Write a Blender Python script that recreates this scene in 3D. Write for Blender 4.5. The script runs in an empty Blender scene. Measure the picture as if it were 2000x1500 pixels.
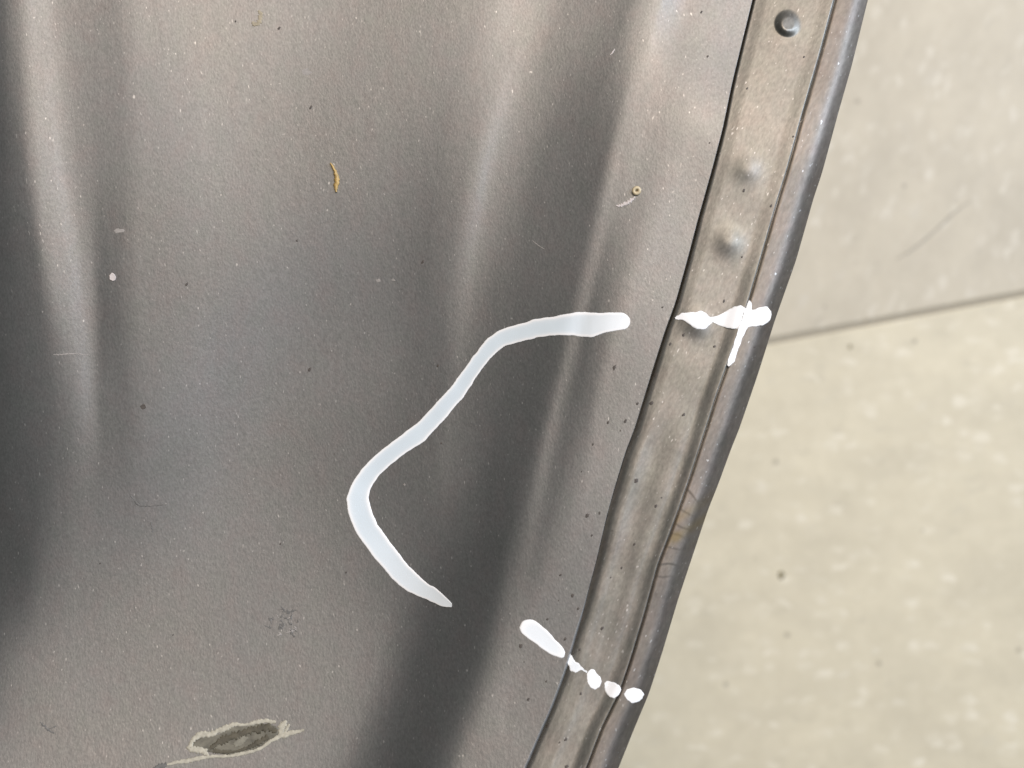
import bpy, math, random
import numpy as np
from mathutils import Vector

sc = bpy.context.scene
COL = sc.collection
random.seed(7)

# ---------------------------------------------------------------- camera
# 2000 x 1500 picture units; K metres per unit on the panel plane z = 0
K = 0.00013
D = 0.30
FLOOR_Z = -0.48
cam_d = bpy.data.cameras.new('camera')
cam = bpy.data.objects.new('camera', cam_d)
COL.objects.link(cam)
cam.location = (0, 0, D)
cam_d.sensor_width = 36
cam_d.lens = 36 * D / (2000 * K)
cam_d.clip_start = 0.01
cam_d.clip_end = 20
cam_d.dof.use_dof = True
cam_d.dof.focus_distance = D - 0.002
cam_d.dof.aperture_fstop = 13
sc.camera = cam

# ---------------------------------------------------------------- world: the dim room around
w = bpy.data.worlds.new('World')
sc.world = w
w.use_nodes = True
bg = w.node_tree.nodes['Background']
bg.inputs['Color'].default_value = (0.82, 1.0, 1.08, 1)
bg.inputs['Strength'].default_value = 0.11

# ---------------------------------------------------------------- lamps of the workshop
def area(name, loc, target, sx, sy, power, color):
    l = bpy.data.lights.new(name, 'AREA')
    l.shape = 'RECTANGLE'
    l.size = sx
    l.size_y = sy
    l.energy = power
    l.color = color
    o = bpy.data.objects.new(name, l)
    COL.objects.link(o)
    o.location = loc
    o.rotation_euler = (Vector(target) - Vector(loc)).to_track_quat('-Z', 'Y').to_euler()
    return o
area('ceiling_lamp', (0.30, 1.10, 1.9), (0.0, 0.0, 0), 1.1, 1.1, 37, (1.0, 0.832, 0.69))
area('window_lamp', (1.75, 0.85, 1.35), (0, 0, 0), 0.6, 2.2, 56, (0.81, 0.93, 1.13))

sc.view_settings.view_transform = 'Standard'
sc.view_settings.look = 'None'
sc.view_settings.exposure = 0
sc.view_settings.gamma = 1

# ---------------------------------------------------------------- materials
def new_mat(name):
    m = bpy.data.materials.new(name)
    m.use_nodes = True
    nt = m.node_tree
    return m, nt, nt.nodes['Principled BSDF']
def N(nt, t, **kw):
    n = nt.nodes.new(t)
    for k, v in kw.items():
        if k in n.inputs: n.inputs[k].default_value = v
        else: setattr(n, k, v)
    return n
def coords(nt, scale, rot=0.0):
    tc = nt.nodes.new('ShaderNodeTexCoord')
    m1 = nt.nodes.new('ShaderNodeMapping'); m1.inputs['Rotation'].default_value = (0, 0, rot)
    m2 = nt.nodes.new('ShaderNodeMapping'); m2.inputs['Scale'].default_value = scale
    nt.links.new(tc.outputs['Object'], m1.inputs[0])
    nt.links.new(m1.outputs[0], m2.inputs[0])
    return m2.outputs[0]
def noise(nt, vec, detail=2.0, rough=0.5, scale=1.0):
    n = nt.nodes.new('ShaderNodeTexNoise')
    n.inputs['Scale'].default_value = scale
    n.inputs['Detail'].default_value = detail
    n.inputs['Roughness'].default_value = rough
    nt.links.new(vec, n.inputs['Vector'])
    return n.outputs['Fac']
def ramp(nt, fac, stops):
    r = nt.nodes.new('ShaderNodeValToRGB')
    e = r.color_ramp.elements
    while len(e) < len(stops): e.new(0.5)
    for el, (p, c) in zip(e, stops):
        el.position = p
        el.color = c if len(c) == 4 else (*c, 1)
    nt.links.new(fac, r.inputs[0])
    return r.outputs[0]
def mix(nt, a, b, fac=1.0, mode='MULTIPLY'):
    m = nt.nodes.new('ShaderNodeMix'); m.data_type = 'RGBA'; m.blend_type = mode
    def put(sock, v):
        if isinstance(v, bpy.types.NodeSocket): nt.links.new(v, sock)
        elif isinstance(v, (int, float)): sock.default_value = v
        else: sock.default_value = (*v, 1) if len(v) == 3 else v
    put(m.inputs[0], fac); put(m.inputs[6], a); put(m.inputs[7], b)
    return m.outputs[2]
def g(v): return (v, v, v)

def metal(name, base, rot, grain, bump, fleck, rough=0.5, attr_stain=False, sc1=(2100, 1200, 600)):
    m, nt, p = new_mat(name)
    # fine grain of the primer, drawn out along the sheet
    v1 = coords(nt, sc1, rot)
    n1 = noise(nt, v1, 2, 0.6)
    c = mix(nt, base, ramp(nt, n1, [(0.25, g(1 - grain)), (0.75, g(1 + 0.0))]))
    c = mix(nt, c, g(1.0 + grain * 0.8), 1.0)
    # fainter, broader mottling: warm and greenish patches
    n2 = noise(nt, coords(nt, (190, 150, 150), rot), 4, 0.6)
    c = mix(nt, c, ramp(nt, n2, [(0.3, (0.96, 0.985, 0.97)), (0.5, (1, 1, 1)), (0.7, (1.03, 0.99, 0.99))]))
    n5 = noise(nt, coords(nt, (28, 22, 22), rot), 5, 0.6)
    c = mix(nt, c, ramp(nt, n5, [(0.3, (0.95, 0.95, 0.94)), (0.7, (1.04, 1.04, 1.04))]))
    # long faint wipe marks and a little unevenness of the gloss
    n7 = noise(nt, coords(nt, (75, 9, 9), rot), 4, 0.6)
    c = mix(nt, c, ramp(nt, n7, [(0.35, (0.955, 0.955, 0.955)), (0.65, (1.03, 1.03, 1.03))]))
    rr = nt.nodes.new('ShaderNodeMapRange'); rr.inputs[3].default_value = rough - 0.045; rr.inputs[4].default_value = rough + 0.045
    rr.inputs[1].default_value = 0.3; rr.inputs[2].default_value = 0.7
    nt.links.new(n5, rr.inputs[0]); nt.links.new(rr.outputs[0], p.inputs['Roughness'])
    # bright flecks: glints of metallic flakes painted into the base colour
    v3 = coords(nt, (2300, 900, 900), rot)
    n3 = noise(nt, v3, 0, 0.5)
    f = ramp(nt, n3, [(0.80 - 0.025 * fleck, g(0)), (0.90 - 0.02 * fleck, g(0.8))])
    c = mix(nt, c, (0.55, 0.54, 0.52), f, 'MIX')
    # dark pin specks
    n4 = noise(nt, coords(nt, (620, 520, 520), rot + 0.3), 1, 0.5)
    f4 = ramp(nt, n4, [(0.80, g(0)), (0.86, g(0.4))])
    c = mix(nt, c, (0.08, 0.07, 0.06), f4, 'MIX')
    if attr_stain:
        at = nt.nodes.new('ShaderNodeAttribute'); at.attribute_name = 'stain'
        c = mix(nt, c, (0.22, 0.17, 0.09), at.outputs['Fac'], 'MIX')
    nt.links.new(c, p.inputs['Base Color'])
    p.inputs['Metallic'].default_value = 0.8
    p.inputs['Roughness'].default_value = rough
    p.inputs['Specular IOR Level'].default_value = 0.4
    b = nt.nodes.new('ShaderNodeBump')
    b.inputs['Strength'].default_value = bump
    b.inputs['Distance'].default_value = 0.00012
    nt.links.new(n1, b.inputs['Height'])
    b2 = nt.nodes.new('ShaderNodeBump')
    b2.inputs['Strength'].default_value = bump * 0.6
    b2.inputs['Distance'].default_value = 0.00025
    n6 = noise(nt, coords(nt, (520, 330, 330), rot), 2, 0.55)
    nt.links.new(n6, b2.inputs['Height'])
    nt.links.new(b.outputs[0], b2.inputs['Normal'])
    nt.links.new(b2.outputs[0], p.inputs['Normal'])
    return m
M_SHEET = metal('grey_primer_sheet', (0.223, 0.2225, 0.219), -0.12, 0.27, 0.22, 0.6)
M_FLANGE = metal('grey_primer_flange', (0.228, 0.220, 0.200), 0.45, 0.30, 0.20, 0.9, 0.5, False, (1600, 650, 480))
M_HEM = metal('grey_primer_hem', (0.186, 0.166, 0.146), 0.45, 0.30, 0.20, 0.9, 0.5, True, (1300, 480, 480))

# one row per 40 picture units from the top,one number per 10 from the left: rise in steps of 3 microns
RELIEF = [
    [1724,33,33,34,34,35,35,35,36,36,37,36,37,36,36,36,35,36,35,36,36,25,-9,-39,-73,-107,-134,-139,-127,-116,-102,-86,-71,-61,-56,-54,-49,-46,-42,-39,-36,-34,-32,-33,-41,-49,-57,-64,-69,-69,-66,-64,-65,-65,-63,-64,-63,-62,-63,-62,-61,-61,-59,-58,-55,-52,-51,-49,-46,-45,-44,-41,-40,-38,-38,-35,-34,-33,-32,-29,-28,-26,-22,-21,-17,-15,-11,-6,-4,0,3,4,7,11,12,15,19,19,22,22,25,26,26,28,30,31,34,35,34,37,36,38,38,39,41,39,37,34,28,23,22,16,7,-15,-31,-32,-8,3,5,11,14,19,26,30,36,42,50,60,66,75,80,81,84,86,86,90,91,94,96,100,92,52,6,-106,-118,-125,-124,-117,-112,-97,-64,-21,-9,-11,-13,-14,-16,-17,-16,-17,-16],
    [1654,35,36,37,36,37,37,38,37,38,38,38,38,38,37,36,36,36,36,35,36,25,-7,-35,-66,-102,-128,-139,-126,-117,-102,-85,-67,-57,-52,-49,-46,-41,-38,-35,-32,-31,-28,-29,-37,-45,-52,-62,-63,-65,-65,-63,-63,-62,-62,-61,-60,-60,-60,-59,-59,-58,-56,-55,-52,-50,-48,-46,-43,-43,-41,-38,-38,-36,-35,-33,-32,-31,-29,-27,-26,-23,-19,-18,-14,-13,-8,-4,-2,1,4,5,9,12,14,17,20,20,22,22,24,26,26,27,28,29,33,34,35,37,36,39,40,39,38,38,34,28,26,23,19,10,1,-11,-25,-25,-14,4,10,16,18,24,31,35,44,51,59,68,74,78,80,81,83,85,86,88,90,93,97,83,51,28,-62,-83,-94,-105,-104,-97,-80,-51,-20,-11,-11,-12,-13,-14,-17,-17,-16,-15,-8],
    [1580,38,39,38,39,39,39,39,40,39,40,40,39,39,38,38,37,36,36,35,35,25,-3,-31,-59,-93,-121,-133,-123,-115,-101,-83,-63,-54,-48,-46,-41,-38,-35,-32,-30,-28,-25,-26,-34,-41,-49,-58,-62,-63,-62,-60,-61,-60,-59,-58,-58,-57,-58,-56,-56,-56,-53,-52,-50,-46,-46,-43,-41,-41,-38,-36,-36,-34,-33,-32,-29,-30,-27,-25,-24,-20,-18,-15,-13,-10,-7,-2,-1,2,6,7,10,14,15,18,21,20,23,23,24,27,26,28,30,30,32,35,36,37,38,39,39,37,35,35,29,28,26,20,13,4,-3,-15,-20,-12,-1,4,13,19,23,29,38,45,54,60,70,75,77,79,82,83,85,87,87,91,96,98,80,45,23,4,-83,-84,-90,-93,-83,-64,-36,-9,1,-9,-11,-13,-14,-15,-17,-18,-16,-14,5],
    [1502,40,41,41,41,41,41,41,41,42,41,42,42,40,40,39,38,38,37,36,35,26,-1,-26,-52,-83,-113,-122,-118,-111,-98,-79,-62,-51,-45,-42,-39,-35,-33,-30,-28,-26,-24,-24,-31,-39,-46,-56,-59,-61,-59,-58,-58,-58,-57,-56,-56,-55,-54,-54,-53,-53,-50,-50,-46,-45,-43,-41,-39,-38,-37,-34,-35,-32,-32,-29,-29,-28,-26,-23,-22,-19,-15,-15,-10,-9,-5,-1,0,4,7,8,13,15,18,19,21,22,24,24,26,28,28,30,31,32,33,36,37,38,38,38,37,34,32,31,29,27,22,14,7,-1,-9,-12,-8,1,6,12,18,24,30,40,48,55,65,71,75,78,80,82,85,85,89,90,94,101,100,80,51,30,17,-67,-78,-86,-83,-73,-51,-21,3,6,4,-5,-11,-14,-14,-16,-17,-16,-14,-14,6],
    [1416,43,42,43,43,43,44,43,44,44,45,45,44,44,42,42,41,41,39,38,37,27,0,-21,-46,-73,-101,-115,-111,-104,-93,-76,-59,-50,-42,-41,-37,-34,-32,-29,-26,-25,-23,-22,-30,-37,-44,-53,-57,-58,-57,-54,-56,-57,-56,-55,-54,-52,-51,-51,-51,-50,-48,-46,-45,-42,-41,-39,-36,-37,-36,-34,-34,-31,-30,-28,-27,-27,-25,-21,-20,-17,-14,-13,-10,-7,-3,1,1,5,9,12,15,17,19,21,23,23,26,26,28,31,30,32,34,32,35,36,37,39,36,34,35,32,31,31,27,23,15,6,1,-4,-6,0,4,8,13,19,26,35,41,51,60,68,74,75,78,81,83,86,89,90,93,100,102,97,80,57,36,24,-25,-78,-84,-78,-66,-43,1,8,9,7,5,0,-11,-13,-15,-14,-14,-12,-10,-11,-6],
    [1316,44,45,46,46,46,47,47,48,49,49,49,49,48,48,47,45,45,43,43,40,31,0,-18,-40,-65,-90,-105,-102,-99,-89,-74,-58,-49,-43,-39,-36,-34,-31,-28,-25,-23,-22,-21,-29,-38,-40,-50,-55,-57,-52,-51,-55,-57,-56,-54,-52,-50,-49,-48,-49,-48,-44,-45,-43,-41,-40,-36,-36,-35,-34,-35,-32,-31,-29,-25,-27,-25,-23,-18,-18,-15,-14,-12,-8,-4,0,3,4,6,12,14,17,18,21,24,24,26,27,29,30,33,32,35,36,34,36,37,36,35,33,32,34,33,31,27,23,16,7,0,-1,0,5,10,14,15,21,27,38,48,53,65,69,74,79,80,81,84,88,90,94,98,103,107,93,73,61,42,22,6,-56,-70,-70,-56,-34,7,17,15,9,8,4,0,-8,-11,-12,-9,-9,-8,-8,-10,-12],
    [1188,48,49,50,50,52,53,53,55,55,56,57,56,55,55,53,52,50,50,47,46,37,5,-15,-32,-58,-78,-96,-95,-94,-90,-74,-61,-53,-44,-39,-35,-32,-30,-26,-25,-22,-21,-21,-28,-35,-37,-48,-53,-55,-51,-50,-53,-56,-54,-53,-52,-50,-47,-47,-48,-45,-43,-43,-41,-41,-41,-36,-36,-34,-32,-34,-31,-30,-29,-26,-24,-22,-17,-18,-15,-14,-11,-9,-5,-2,2,7,6,10,14,16,18,18,23,26,26,29,29,30,32,34,35,36,37,36,37,36,35,33,33,31,35,33,29,22,17,10,3,0,1,10,14,17,20,26,33,40,52,59,66,72,72,78,82,84,86,89,93,98,103,109,106,92,74,60,49,33,12,-31,-43,-45,-40,-21,7,17,19,14,8,8,2,-2,-6,-7,-6,-4,-6,-5,-7,-10,-13],
    [1019,54,56,57,58,60,61,63,64,64,68,68,67,64,64,62,60,58,57,55,52,44,12,-7,-24,-48,-70,-89,-92,-90,-91,-77,-69,-58,-45,-39,-35,-31,-30,-24,-24,-22,-22,-21,-25,-32,-36,-46,-50,-52,-50,-50,-51,-54,-53,-53,-53,-50,-48,-45,-48,-45,-42,-42,-42,-40,-41,-39,-37,-34,-30,-33,-31,-30,-28,-24,-22,-19,-13,-16,-12,-10,-7,-5,-2,1,4,8,11,13,16,16,18,21,24,26,27,30,30,31,34,34,35,37,38,37,36,36,35,34,34,34,35,32,25,19,14,9,5,6,9,13,16,20,28,40,46,55,65,69,73,76,79,81,88,91,94,96,102,108,112,109,96,79,69,59,44,28,-11,-12,-14,-14,-7,7,15,15,15,10,7,6,-1,-4,-4,-2,-2,-1,-3,-4,-7,-10,-13],
    [806,63,65,66,69,71,73,75,76,79,80,81,80,77,76,73,70,68,66,64,60,54,20,1,-14,-41,-64,-85,-88,-90,-93,-85,-73,-62,-46,-40,-35,-32,-29,-24,-24,-22,-20,-21,-21,-29,-36,-44,-47,-50,-47,-48,-51,-54,-53,-51,-51,-50,-51,-47,-47,-47,-44,-43,-43,-42,-40,-38,-38,-36,-31,-31,-30,-29,-27,-22,-20,-16,-12,-11,-9,-6,-3,-2,0,4,6,9,13,16,17,17,19,21,23,25,28,30,31,31,34,34,35,38,36,39,38,38,35,38,37,37,34,30,26,21,16,13,11,10,8,9,14,27,39,50,56,65,72,75,80,87,90,91,98,103,106,110,112,116,113,101,94,80,66,50,36,27,16,16,16,16,15,17,17,12,13,7,4,2,0,-2,0,0,1,0,0,-3,-5,-10,-15],
    [552,75,77,80,82,85,87,89,91,93,95,96,94,91,89,86,83,80,77,74,71,61,32,10,-5,-33,-60,-81,-89,-91,-97,-90,-78,-63,-52,-42,-35,-31,-29,-24,-23,-21,-19,-18,-20,-26,-34,-42,-44,-46,-45,-48,-50,-51,-51,-51,-50,-50,-52,-50,-50,-49,-47,-46,-43,-42,-40,-38,-40,-38,-31,-30,-28,-28,-25,-20,-19,-14,-10,-7,-8,-3,0,0,2,6,9,11,11,17,17,17,17,21,22,24,28,31,31,31,32,34,35,38,38,42,40,43,40,44,41,38,34,32,29,26,20,17,10,-2,-3,10,24,38,48,56,66,72,75,82,90,100,105,107,111,115,120,123,122,117,112,105,97,79,54,40,37,39,38,35,38,40,37,32,24,17,16,11,6,3,4,4,3,5,4,3,2,0,-2,-7,-16],
    [267,90,92,95,98,100,102,104,107,109,111,111,110,106,103,99,96,93,90,86,83,71,43,20,4,-24,-55,-77,-91,-93,-98,-96,-82,-68,-57,-46,-38,-31,-27,-22,-22,-19,-18,-18,-18,-25,-31,-39,-42,-43,-43,-46,-47,-47,-51,-50,-50,-52,-53,-53,-53,-51,-49,-47,-44,-43,-41,-40,-40,-38,-31,-30,-26,-25,-24,-19,-17,-14,-7,-4,-6,-3,0,3,6,4,9,11,10,14,16,16,18,20,21,24,25,30,30,32,33,33,36,39,43,45,47,47,49,48,43,42,37,36,32,28,19,8,-9,-14,6,21,35,47,55,64,72,79,86,95,105,114,118,120,124,124,131,130,126,122,120,112,89,62,46,45,45,43,50,51,54,54,52,47,38,30,26,21,17,16,12,12,12,10,10,10,9,8,6,2,-10],
    [-38,107,109,111,114,116,119,120,123,125,127,128,124,121,117,113,109,106,103,99,95,84,54,31,12,-14,-48,-72,-91,-95,-97,-100,-90,-73,-62,-50,-41,-33,-27,-21,-18,-18,-18,-18,-17,-24,-29,-36,-41,-42,-41,-42,-44,-46,-50,-50,-50,-51,-55,-55,-56,-52,-50,-48,-46,-44,-42,-41,-38,-37,-31,-28,-25,-24,-23,-20,-15,-12,-7,-3,-4,-2,0,4,6,3,6,8,8,11,13,16,19,22,19,22,24,27,29,33,36,35,38,43,48,50,54,55,55,50,46,46,41,38,32,20,1,-14,-16,1,19,31,44,55,62,72,81,92,102,112,118,125,128,130,135,136,137,135,130,130,125,98,67,53,50,49,48,49,57,59,62,58,56,54,50,43,39,36,34,32,28,26,24,22,20,21,20,22,23,23,18],
    [-350,124,126,128,130,132,134,136,139,140,143,144,140,135,130,126,122,118,115,111,108,98,65,42,22,-3,-38,-63,-89,-95,-96,-105,-100,-81,-66,-54,-42,-35,-30,-20,-16,-17,-17,-18,-16,-23,-28,-35,-41,-42,-40,-41,-43,-44,-49,-50,-48,-52,-55,-53,-58,-54,-50,-48,-48,-45,-42,-39,-35,-33,-30,-28,-26,-24,-23,-19,-14,-11,-9,-6,-4,-1,0,1,5,2,2,4,6,9,11,14,19,20,19,21,23,28,31,34,39,40,40,49,54,58,61,61,56,53,48,48,45,36,19,-3,-25,-24,4,18,31,42,53,63,73,84,95,108,118,123,127,132,137,142,146,144,142,142,140,132,104,67,52,54,48,45,50,53,60,60,62,56,54,50,48,45,44,46,50,46,40,39,37,37,39,37,36,39,41,44,53],
    [-660,141,142,144,145,147,149,151,153,155,158,158,154,149,143,137,133,129,126,122,119,109,78,53,37,13,-23,-53,-82,-94,-99,-107,-108,-92,-73,-58,-45,-38,-32,-21,-14,-16,-15,-17,-16,-21,-30,-36,-42,-42,-40,-41,-42,-45,-46,-48,-48,-51,-54,-52,-56,-54,-49,-48,-47,-45,-42,-37,-33,-31,-29,-29,-26,-23,-22,-17,-16,-14,-11,-9,-6,-5,-1,-1,0,-1,-1,3,3,6,10,11,16,18,18,22,24,29,37,37,43,46,48,55,60,64,65,61,57,55,51,49,41,24,-6,-32,-30,-3,21,29,45,53,64,73,87,99,112,122,127,130,133,140,148,152,153,149,150,152,142,112,67,48,55,51,45,50,57,57,62,59,55,50,47,43,41,43,45,47,48,46,41,41,43,43,45,46,44,47,51,53,50],
    [-959,157,157,158,159,161,162,164,166,168,171,170,167,160,154,149,144,139,135,131,127,121,87,63,50,33,-5,-41,-72,-96,-97,-102,-110,-103,-82,-63,-52,-42,-35,-23,-14,-13,-14,-14,-15,-22,-30,-37,-42,-42,-41,-41,-43,-44,-46,-46,-47,-51,-52,-51,-54,-50,-48,-48,-44,-42,-41,-36,-32,-32,-30,-29,-27,-24,-23,-19,-20,-16,-13,-11,-12,-9,-6,-4,-4,-5,-1,0,1,5,7,9,14,16,18,24,27,31,41,43,49,52,56,61,66,67,65,62,57,55,54,46,24,4,-30,-39,-6,19,33,42,57,65,77,90,101,114,124,129,133,137,140,150,154,158,159,155,158,154,120,73,47,51,58,54,55,61,64,64,62,54,47,40,37,36,37,40,42,46,46,44,43,44,44,44,45,46,45,46,46,42,37],
    [-1239,169,170,171,171,173,173,175,177,179,181,181,177,171,164,159,154,149,145,140,136,130,97,68,57,43,18,-24,-61,-89,-90,-96,-105,-109,-94,-73,-59,-49,-41,-26,-12,-11,-9,-11,-13,-22,-31,-37,-43,-43,-43,-41,-43,-44,-43,-47,-49,-49,-49,-50,-52,-47,-47,-45,-41,-42,-39,-36,-33,-32,-32,-29,-30,-27,-28,-24,-23,-21,-17,-15,-18,-13,-11,-9,-9,-6,-2,-2,1,3,8,8,14,16,19,28,31,35,44,50,52,57,60,65,69,69,66,62,59,56,50,35,7,-16,-35,-12,19,34,46,60,71,79,93,105,115,125,130,132,141,144,148,155,158,161,165,162,159,126,83,51,56,64,68,69,70,72,68,62,54,43,34,31,30,33,35,37,40,43,43,44,43,44,45,43,44,44,42,42,40,39,40],
    [-1497,180,181,181,181,182,183,184,186,188,189,189,185,180,173,169,164,159,154,151,146,136,105,76,60,47,34,-2,-44,-76,-84,-92,-97,-106,-105,-89,-70,-58,-49,-28,-9,-6,-3,-6,-9,-21,-31,-40,-45,-45,-44,-42,-44,-44,-44,-46,-48,-48,-47,-49,-50,-45,-45,-42,-40,-41,-39,-38,-36,-33,-34,-36,-34,-32,-33,-31,-28,-25,-25,-19,-23,-17,-16,-14,-11,-8,-3,-1,1,3,7,11,16,19,23,31,36,39,49,54,56,59,62,66,73,69,66,63,61,56,40,20,-3,-18,-11,20,37,50,65,77,87,94,109,120,126,130,137,140,148,149,153,156,161,163,169,163,132,88,60,68,81,83,82,79,78,71,61,51,40,28,27,27,28,32,34,34,38,41,42,42,42,43,43,41,42,42,41,40,42,42,46],
    [-1731,189,188,189,189,189,190,191,193,195,196,196,192,187,182,177,172,168,164,160,156,144,112,84,65,51,41,19,-19,-61,-77,-91,-92,-101,-109,-106,-86,-68,-59,-30,-5,6,1,1,-6,-20,-30,-42,-48,-46,-45,-43,-44,-46,-45,-46,-47,-47,-46,-47,-48,-46,-43,-41,-40,-43,-43,-41,-39,-38,-39,-42,-40,-38,-38,-37,-36,-30,-30,-25,-25,-21,-19,-18,-15,-8,-2,1,0,5,7,15,19,25,29,36,39,43,53,58,59,63,64,68,75,67,67,64,62,52,32,16,-1,3,24,39,55,69,84,93,104,111,121,130,135,141,146,147,149,152,155,157,162,167,166,138,99,69,77,100,99,90,88,82,74,59,48,35,25,24,28,27,28,32,33,34,37,39,40,40,40,41,42,40,41,42,42,44,46,47,53],
    [-1944,194,195,194,194,194,196,197,198,201,202,202,199,193,189,184,179,174,171,168,163,153,120,95,73,58,44,34,5,-43,-68,-88,-93,-98,-109,-117,-103,-80,-69,-33,2,15,8,6,-5,-19,-28,-44,-49,-46,-45,-44,-43,-44,-46,-45,-47,-46,-46,-46,-47,-47,-46,-43,-45,-48,-48,-47,-46,-45,-44,-45,-47,-44,-44,-43,-40,-34,-35,-30,-28,-25,-20,-20,-17,-7,1,1,2,8,13,19,24,30,36,42,41,48,55,62,63,66,68,72,75,69,70,66,63,50,34,23,15,29,48,59,73,88,99,107,117,124,130,142,145,149,152,153,152,155,157,158,162,165,144,105,79,88,111,114,102,95,86,74,58,43,31,25,26,28,30,29,29,31,34,34,36,38,39,40,40,41,42,41,44,46,46,49,50,51,53],
    [-2141,199,198,197,197,198,199,202,203,206,207,209,205,200,195,189,184,180,176,172,168,160,130,105,85,64,50,37,20,-21,-55,-81,-94,-97,-108,-118,-116,-90,-74,-38,6,20,13,11,-3,-18,-28,-45,-49,-47,-44,-43,-41,-42,-45,-43,-45,-45,-48,-49,-49,-51,-52,-51,-53,-55,-54,-54,-54,-52,-49,-48,-52,-50,-49,-45,-43,-38,-35,-34,-31,-25,-21,-19,-15,-5,2,1,6,13,19,24,29,35,41,47,45,52,60,65,65,70,74,79,78,75,76,73,64,54,42,35,34,52,66,79,91,105,110,117,126,134,139,150,152,156,157,159,158,159,160,159,162,145,109,83,95,125,125,113,101,90,76,56,39,29,27,29,33,32,29,32,30,33,35,37,38,40,40,42,43,44,45,46,47,50,50,52,54,55,57],
    [-2323,198,198,198,199,200,203,206,208,211,213,214,212,207,201,196,190,184,180,175,171,166,136,114,92,73,54,37,26,-6,-36,-69,-89,-95,-103,-113,-117,-98,-78,-43,3,22,16,14,0,-16,-28,-42,-47,-48,-43,-43,-42,-40,-42,-43,-46,-46,-52,-54,-57,-58,-60,-59,-63,-61,-63,-59,-60,-57,-52,-53,-54,-54,-50,-46,-45,-39,-36,-34,-29,-23,-19,-17,-11,-3,3,4,8,20,23,29,34,39,43,49,51,55,64,67,70,74,81,87,86,84,86,85,68,62,50,46,51,71,82,95,106,117,118,128,134,143,149,154,155,160,163,165,166,165,162,161,146,110,85,96,133,140,119,109,94,76,59,40,29,32,34,33,35,34,33,35,34,37,39,40,41,44,44,46,46,48,49,50,51,54,53,57,59,60,65],
    [-2501,195,196,198,200,203,206,209,213,217,219,222,218,214,209,202,198,191,185,179,175,167,141,116,95,76,55,37,27,6,-21,-52,-72,-89,-95,-105,-109,-104,-83,-46,-1,17,14,15,4,-13,-24,-37,-45,-46,-40,-44,-44,-40,-43,-47,-51,-53,-57,-63,-65,-68,-69,-65,-69,-68,-67,-64,-61,-59,-56,-56,-54,-53,-48,-48,-47,-38,-34,-31,-26,-19,-14,-12,-6,0,6,10,15,24,27,32,39,41,46,52,55,59,65,68,75,79,87,92,92,95,96,96,80,69,59,57,69,82,95,106,115,123,127,135,145,149,157,160,161,165,168,171,175,170,166,148,110,82,99,138,149,125,115,102,78,57,43,35,37,40,39,37,41,37,37,39,38,41,42,43,46,47,47,50,50,52,53,54,55,59,58,63,67,67,73],
    [-2689,192,194,199,202,206,210,214,218,223,226,229,226,221,217,211,206,200,193,186,179,167,141,115,95,72,54,37,26,15,-10,-35,-54,-71,-81,-93,-103,-106,-89,-51,-5,12,8,13,6,-6,-17,-31,-40,-42,-40,-43,-46,-43,-49,-56,-58,-61,-64,-69,-72,-76,-77,-70,-75,-74,-69,-65,-62,-59,-58,-55,-51,-49,-46,-47,-47,-36,-29,-24,-21,-15,-9,-3,1,1,15,18,24,25,32,36,42,44,49,54,59,60,66,72,77,85,91,92,97,101,104,104,92,76,67,70,82,91,103,114,119,125,133,144,152,155,163,169,171,175,177,181,179,173,157,110,81,96,136,154,137,120,109,84,59,43,42,45,45,43,43,43,43,40,40,41,42,44,46,46,48,50,51,53,54,55,57,59,60,64,66,69,72,72,76],
    [-2898,190,196,200,206,211,215,220,224,229,233,236,234,229,225,219,215,209,202,195,183,170,143,111,94,63,53,39,28,18,2,-22,-38,-53,-63,-79,-95,-107,-92,-56,-9,7,5,8,8,0,-12,-24,-32,-40,-40,-43,-48,-53,-59,-62,-64,-66,-69,-74,-78,-82,-81,-74,-79,-74,-69,-63,-64,-60,-55,-50,-49,-45,-45,-41,-43,-31,-23,-15,-14,-9,-3,2,9,10,23,23,30,30,36,42,44,46,52,56,60,62,68,74,82,88,93,95,100,102,108,106,96,80,71,82,91,98,110,118,123,130,140,151,159,163,171,181,183,189,191,189,182,163,116,79,97,128,153,144,130,113,89,63,48,49,52,51,47,45,45,42,43,41,42,45,45,46,48,49,50,54,53,57,57,59,62,62,67,69,71,72,74,75,78],
    [-3137,193,200,207,211,217,222,226,231,236,240,243,241,236,232,228,223,217,210,202,188,174,148,111,92,64,52,42,30,23,11,-10,-26,-39,-48,-65,-84,-103,-91,-57,-15,2,3,7,9,5,-7,-19,-31,-40,-45,-47,-53,-63,-66,-66,-66,-70,-72,-76,-81,-84,-79,-76,-77,-71,-69,-63,-63,-57,-51,-47,-45,-42,-40,-35,-32,-24,-16,-8,-8,-2,4,10,18,19,26,28,33,37,40,44,45,47,52,58,64,66,73,76,87,90,95,97,99,103,107,102,90,80,73,89,96,105,116,123,129,143,151,161,171,175,185,193,198,205,202,191,168,117,85,97,127,145,147,136,122,91,68,56,54,55,53,50,46,44,44,41,42,43,45,46,47,49,51,51,53,56,57,60,60,62,66,67,70,72,72,73,76,75,78],
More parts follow.
